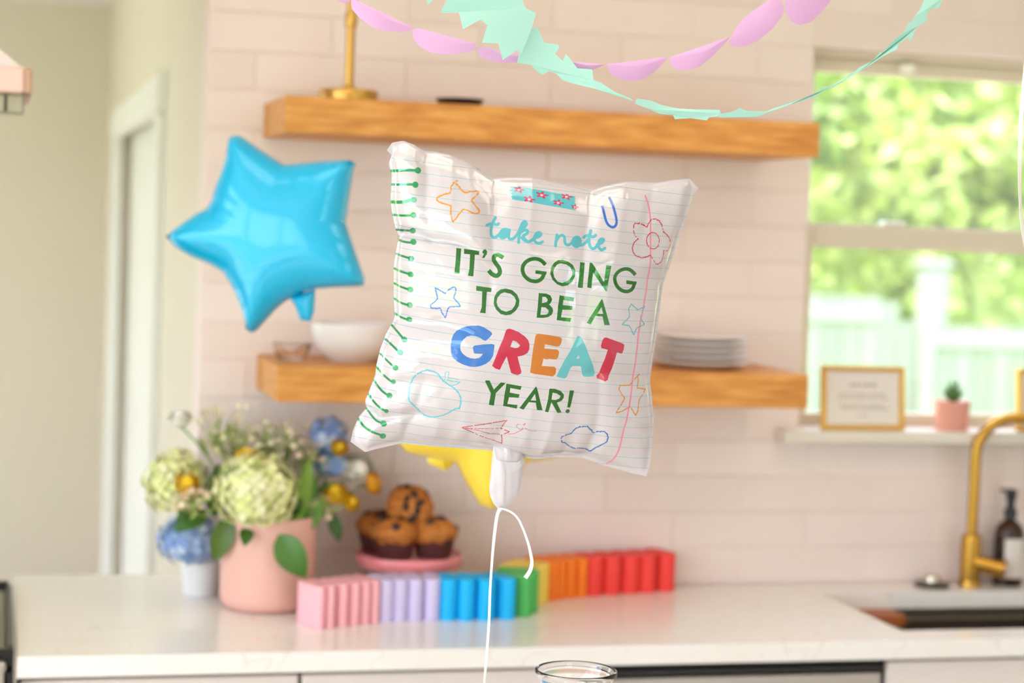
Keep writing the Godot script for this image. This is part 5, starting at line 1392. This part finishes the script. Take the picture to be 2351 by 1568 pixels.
func print_sheets() -> Array:
	var im := Image.create(SHEET, SHEET, false, Image.FORMAT_RGB8)
	im.fill(rgb(206, 196, 201))
	var shine := Image.create(SHEET, SHEET, false, Image.FORMAT_RGB8)
	shine.fill(Color.BLACK)
	var per := SHEET / SPAN
	# ruled lines of the note paper
	var first := RULE_AT - 60 * RULE_STEP
	for k in 120:
		var y := first + k * RULE_STEP
		if y < -0.215 or y > 0.20:
			continue
		var at := on_sheet(Vector2(0, y)).y
		im.fill_rect(Rect2i(60, int(at), SHEET - 120, 3), rgb(138, 174, 192))
	stroke(im, softened(sheet_ring(MARGIN_LINE)), 0.0024 * per, true, rgb(226, 132, 156))
	for b in BINDING:
		var line := sheet_ring(b[0])
		var end := line[line.size() - 1]
		stroke(im, softened(line), b[1] * 0.0001 * per, false, rgb(20, 142, 80))
		stroke(shine, softened(line), b[1] * 0.0001 * per, false, Color(0.35, 0.35, 0.35))
		stroke(im, PackedVector2Array([end, end + Vector2(1, 0)]), b[2] * 0.0002 * per, true, rgb(20, 142, 80))
	for e in PRINT_SHAPES:
		var rings := []
		for i in range(1, e.size()):
			rings.append(sheet_ring(e[i]))
		if e[0] == "tape":
			fill(im, rings, ink(e[0]))
			continue
		fill(im, rings, ink(e[0]))
		if e[0] in ["green", "blue", "crimson", "orange"]:
			fill(shine, rings, Color(0.62, 0.62, 0.62) if e[0] == "green" else Color(0.15, 0.15, 0.15))
	for e in PRINT_STROKES:
		var line := softened(sheet_ring(e[1]))
		stroke(im, line, e[2] * 0.0001 * per, e[3] == 1, ink(e[0]))
		if e[0] == "green":
			stroke(shine, line, e[2] * 0.0001 * per, e[3] == 1, Color(0.62, 0.62, 0.62))
	# broken crayon lines
	rng.seed = 4
	for e in CRAYON:
		var line := sheet_ring(e[1])
		var w: float = e[2] * 0.000135 * per
		var c := ink(e[0])
		var gap := 0.0
		for i in line.size() - 1:
			var length := line[i].distance_to(line[i + 1])
			var d := (line[i + 1] - line[i]) / maxf(length, 0.001)
			var s := 0.0
			while s < length:
				if gap > 0.0:
					gap -= 1.5
				else:
					var p := line[i] + d * s + d.orthogonal() * rng.randf_range(-0.5, 0.5) * w * 0.8
					var r := rng.randf_range(0.25, 0.62) * w
					im.fill_rect(Rect2i(int(p.x - r * 0.5), int(p.y - r * 0.5), maxi(1, int(r)), maxi(1, int(r))), c)
					var q := line[i] + d * s
					if rng.randf() < 0.8:
						im.fill_rect(Rect2i(int(q.x - w * 0.25), int(q.y - w * 0.25), maxi(1, int(w * 0.5)), maxi(1, int(w * 0.5))), c)
					if rng.randf() < 0.012:
						gap = rng.randf_range(4.0, 12.0)
				s += 1.5
	return [ImageTexture.create_from_image(im), ImageTexture.create_from_image(shine)]

func pillow_profile(s: float) -> float:
	var q := clampf((s - 0.012) / 0.976, 0.0, 1.0)
	return pow(maxf(0.0, 1.0 - pow(absf(2.0 * q - 1.0), 2.6)), 0.62)

func note_balloon() -> void:
	var o := thing("note_balloon", "square white foil balloon printed like lined notebook paper", "balloon", BALLOON_AT)
	o.basis = Basis(BALLOON_AXES[0], BALLOON_AXES[1], BALLOON_AXES[2]).orthonormalized()
	var n := 150
	var edge := {}
	for e in [["top", EDGE_TOP], ["right", EDGE_RIGHT], ["bottom", EDGE_BOTTOM], ["left", EDGE_LEFT]]:
		edge[e[0]] = resampled(points(e[1]), n)
	# how far each edge puffs out or is pinched in, against its own smoothed line
	var puff := {}
	for key in edge:
		var line: PackedVector2Array = edge[key]
		var out := PackedFloat32Array()
		for i in n + 1:
			var sum := Vector2.ZERO
			var w := 0.0
			for k in range(-9, 10):
				var j := clampi(i + k, 0, n)
				sum += line[j]
				w += 1.0
			var off := line[i] - sum / w
			out.append(off.dot({"top": Vector2(0, 1), "bottom": Vector2(0, -1), "left": Vector2(-1, 0), "right": Vector2(1, 0)}[key]))
		puff[key] = out
	var crinkle := FastNoiseLite.new()
	crinkle.seed = 6
	crinkle.frequency = 14.0
	crinkle.fractal_type = FastNoiseLite.FRACTAL_RIDGED
	crinkle.fractal_octaves = 2
	var soft := FastNoiseLite.new()
	soft.seed = 9
	soft.frequency = 9.0
	var front := Shape.new()
	var back := Shape.new()
	for i in n + 1:
		for j in n + 1:
			var u := i / float(n)
			var v := j / float(n)
			var t: PackedVector2Array = edge.top
			var b: PackedVector2Array = edge.bottom
			var l: PackedVector2Array = edge.left
			var r: PackedVector2Array = edge.right
			var p := t[i] * (1 - v) + b[i] * v + l[j] * (1 - u) + r[j] * u - (t[0] * (1 - u) * (1 - v) + t[n] * u * (1 - v) + b[0] * (1 - u) * v + b[n] * u * v)
			var gu := pillow_profile(u)
			var gv := pillow_profile(v)
			var h := 0.088 * gu * gv
			var folds: float = puff.top[i] * exp(-v / 0.12) + puff.bottom[i] * exp(-(1 - v) / 0.12) + puff.left[j] * exp(-u / 0.12) + puff.right[j] * exp(-(1 - u) / 0.12)
			h *= clampf(1.0 + folds * 130.0, 0.4, 1.45)
			var rim := 1.0 - minf(gu, gv)
			# creases run in from the seams and fade towards the middle
			var run := sin(u * 61.0 + 2.0 * sin(u * 17.0)) * (exp(-v / 0.07) + exp(-(1 - v) / 0.07)) + sin(v * 57.0 + 2.0 * sin(v * 15.0)) * (exp(-u / 0.07) + exp(-(1 - u) / 0.07))
			h += (0.0034 * run * (1.0 - pow(rim, 4.0)) + 0.0016 * crinkle.get_noise_2d(p.x * 1.2, p.y * 0.6) * (0.25 + rim) + 0.0016 * soft.get_noise_2d(p.x, p.y)) * minf(1.0, gu * gv * 3.0)
			h = maxf(h, 0.0002)
			front.v.append(Vector3(p.x, p.y, h))
			front.uv.append(on_sheet(p) / SHEET)
			back.v.append(Vector3(p.x, p.y, -h * 0.95))
	for i in n:
		for j in n:
			var a := i * (n + 1) + j
			front.quad(a, a + 1, a + n + 2, a + n + 1)
			back.quad(a, a + n + 1, a + n + 2, a + 1)
	var sheets := print_sheets()
	var foil := mat(Color.WHITE, 0.2)
	foil.albedo_texture = sheets[0]
	foil.metallic = 1.0
	foil.metallic_texture = sheets[1]
	foil.metallic_texture_channel = BaseMaterial3D.TEXTURE_CHANNEL_RED
	foil.clearcoat_enabled = true
	foil.clearcoat = 1.0
	foil.clearcoat_roughness = 0.05
	var plain := mat(rgb(207, 198, 204), 0.2)
	plain.clearcoat_enabled = true
	plain.clearcoat = 0.6
	plain.clearcoat_roughness = 0.08
	part(o, "printed_panel", front.mesh(180.0, false), foil)
	part(o, "back_panel", back.mesh(180.0, false), mat(rgb(168, 168, 178), 0.25, 0.5))
	# filling neck below the hem: a flattened leaf with a ridge, tucked under a flap
	neck(o, "neck", points(TAIL), 0.0075, plain, 0.006)
	neck(o, "neck_flap", points(FLAP), 0.009, plain, 0.012)
	var k := points(TAIL)
	var knot := (k[5] + k[6]) / 2.0
	lathe_part(o, "knot", plain, [Vector2(0.0, -0.004), Vector2(0.0035, -0.003), Vector2(0.004, 0.0), Vector2(0.003, 0.003), Vector2(0.0, 0.004)], 12, Vector3(knot.x - 0.003, knot.y, 0.010))
	var satin := mat(rgb(250, 244, 240), 0.35)
	satin.rim_enabled = true
	satin.rim = 0.4
	ribbon("balloon_ribbon", "long white curling ribbon hanging from the notebook balloon", RIBBON_LONG, 0.0046, 0.0024, satin, 2.2)
	ribbon("balloon_ribbon", "short white ribbon tail curling beside the long one", RIBBON_SHORT, 0.0022, 0.0058, satin, 1.0)
	ribbon("balloon_ribbon", "loose white ribbon hanging in front of the window", RIBBON_SIDE, 0.006, 0.006, satin, 2.0)

func neck(o: Node3D, called: String, ring: PackedVector2Array, thick: float, m: Material, lift: float) -> void:
	var line := resampled(ring, 72, true)
	var c := Vector2.ZERO
	for p in line:
		c += p / line.size()
	var s := Shape.new()
	for side in [1.0, -1.0]:
		var n := s.v.size()
		for i in line.size():
			for k in 9:
				var t := k / 8.0
				var p := c.lerp(line[i], t)
				var ridge := 1.3 * exp(-absf(p.x - c.x + 0.002 + 0.1 * (p.y - c.y)) / 0.005) + 0.3 * sin((p.x - c.x) * 480.0 + p.y * 60.0)
				s.v.append(Vector3(p.x, p.y, lift + side * thick * (pow(1.0 - pow(t, 2.6), 0.6) * (1.0 + 0.25 * ridge))))
		for i in line.size():
			var j := (i + 1) % line.size()
			for k in 8:
				if side > 0:
					s.quad(n + i * 9 + k, n + i * 9 + k + 1, n + j * 9 + k + 1, n + j * 9 + k)
				else:
					s.quad(n + i * 9 + k, n + j * 9 + k, n + j * 9 + k + 1, n + i * 9 + k + 1)
	part(o, called, s.mesh(180.0), m)

func ribbon(called: String, label: String, way: Array, w0: float, w1: float, m: Material, twist: float) -> void:
	var path := smoothed(way, 90)
	var o := thing(called, label, "ribbon", path[0], 0.0, "white balloon ribbons")
	var s := Shape.new()
	for i in path.size():
		var t := i / float(path.size() - 1)
		var d: Vector3 = (path[mini(i + 1, path.size() - 1)] - path[maxi(i - 1, 0)]).normalized()
		var side := d.cross(Vector3(-0.25, 0.05, 0.97)).normalized().rotated(d, 0.7 * sin(t * PI * twist))
		var thick := d.cross(side) * 0.00025
		var w := side * lerpf(w0, w1, t) * 0.5
		for q in [w + thick, -w + thick, -w - thick, w - thick]:
			s.v.append(path[i] - path[0] + q)
	for i in path.size() - 1:
		for k in 4:
			var l := (k + 1) % 4
			s.quad(i * 4 + k, i * 4 + l, i * 4 + 4 + l, i * 4 + 4 + k)
	var e := (path.size() - 1) * 4
	s.quad(3, 2, 1, 0)
	s.quad(e, e + 1, e + 2, e + 3)
	part(o, "ribbon_strip", s.mesh(40.0), m)

func star_balloon(label: String, at: Vector3, axes: Array, flat: Array, tail: Array, c: Color, deep: float) -> void:
	var o := thing("star_balloon", label, "balloon", at)
	o.basis = Basis(axes[0], axes[1], axes[2]).orthonormalized()
	var ring := resampled(points(flat), 200, true)
	var hub := Vector2.ZERO
	for p in ring:
		hub += p / ring.size()
	var coarse := resampled(ring, 60, true)
	var rings := 22
	var s := Shape.new()
	for side in [1.0, -1.0]:
		var n := s.v.size()
		for i in ring.size():
			for k in rings + 1:
				var t := k / float(rings)
				t = 1.0 - pow(1.0 - t, 1.6)
				var p := hub.lerp(ring[i], t)
				# smooth distance to the seam on all sides
				var sum := 0.0
				for q in coarse.size():
					var e := Geometry2D.get_closest_point_to_segment(p, coarse[q], coarse[(q + 1) % coarse.size()])
					sum += pow(maxf(p.distance_to(e), 0.0004), -4.0)
				var d := pow(sum, -0.25) * 1.6
				var h := deep * sqrt(maxf(0.0, 1.0 - pow(1.0 - minf(d / 0.105, 1.0), 2.0)))
				h += 0.0012 * sin(i * 0.9) * exp(-(1.0 - t) / 0.10) * (1.0 - t) * 10.0
				s.v.append(Vector3(p.x, p.y, side * (h if k < rings else 0.0)))
		for i in ring.size():
			var j := (i + 1) % ring.size()
			for k in rings:
				var a := n + i * (rings + 1) + k
				var b := n + j * (rings + 1) + k
				if side > 0:
					s.quad(a, a + 1, b + 1, b)
				else:
					s.quad(a, b, b + 1, a + 1)
	var foil := mat(c, 0.34, 0.1, 0.4)
	foil.clearcoat_enabled = true
	foil.clearcoat = 0.7
	foil.clearcoat_roughness = 0.07
	part(o, "star_body", s.mesh(180.0), foil)
	neck(o, "neck", points(tail), 0.012, foil, -0.004)

# ------------------------------------------------------------------ paper garlands
func garlands() -> void:
	var lilac := mat(rgb(240, 186, 236), 0.85)
	lilac.backlight_enabled = true
	lilac.backlight = Color(0.45, 0.45, 0.45)
	var o := thing("pink_garland", "lilac pink tissue garland of linked petals", "garland", Vector3(0, 0, 1.712))
	for i in PINK_PETALS.size():
		var ring := resampled(points(PINK_PETALS[i]), 48, true)
		var c := Vector2.ZERO
		for p in ring:
			c += p / ring.size()
		var s := Shape.new()
		for side in [0.0003, -0.0003]:
			var n := s.v.size()
			for k in 48:
				for t in 6:
					var p := c.lerp(ring[k], t / 5.0)
					var bow := 0.004 * (1.0 - pow(t / 5.0, 2.0)) + 0.003 * sin(p.x * 40.0 + i)
					s.v.append(Vector3(p.x, p.y, bow + side))
			for k in 48:
				var l := (k + 1) % 48
				for t in 5:
					if side > 0:
						s.quad(n + k * 6 + t, n + k * 6 + t + 1, n + l * 6 + t + 1, n + l * 6 + t)
					else:
						s.quad(n + k * 6 + t, n + l * 6 + t, n + l * 6 + t + 1, n + k * 6 + t + 1)
		part(o, "petal", s.mesh(180.0, false), lilac)
	var mint := mat(rgb(190, 242, 232), 0.8)
	mint.backlight_enabled = true
	mint.backlight = Color(0.45, 0.45, 0.45)
	var g := thing("mint_garland", "mint green tissue streamer with jagged fringed edges", "garland", Vector3(0, 0, 1.735))
	for i in MINT_PIECES.size():
		var s := Shape.new()
		var turn := [0.0, 0.010, -0.004, 0.006, 0.002, 0.0]
		s.extrude(points(MINT_PIECES[i]), 0.0006, func(p: Vector2) -> float: return turn[i] + 0.007 * sin(p.x * 34.0 + p.y * 21.0 + i))
		part(g, "streamer_piece", s.mesh(30.0), mint)

func _ready() -> void:
	set_view()
	build_room()
	build_garden()
	build_units()
	build_shelves()
	build_worktop_things()
	note_balloon()
	star_balloon("sky blue foil star balloon floating beside the oak shelves", BLUE_STAR_AT, BLUE_STAR_AXES, BLUE_STAR, BLUE_STAR_TAIL, rgb(0, 178, 226), 0.066)
	star_balloon("yellow foil star balloon half hidden behind the notebook balloon", YELLOW_STAR_AT, YELLOW_STAR_AXES, YELLOW_STAR, YELLOW_STAR_TAIL, rgb(240, 206, 54), 0.062)
	garlands()
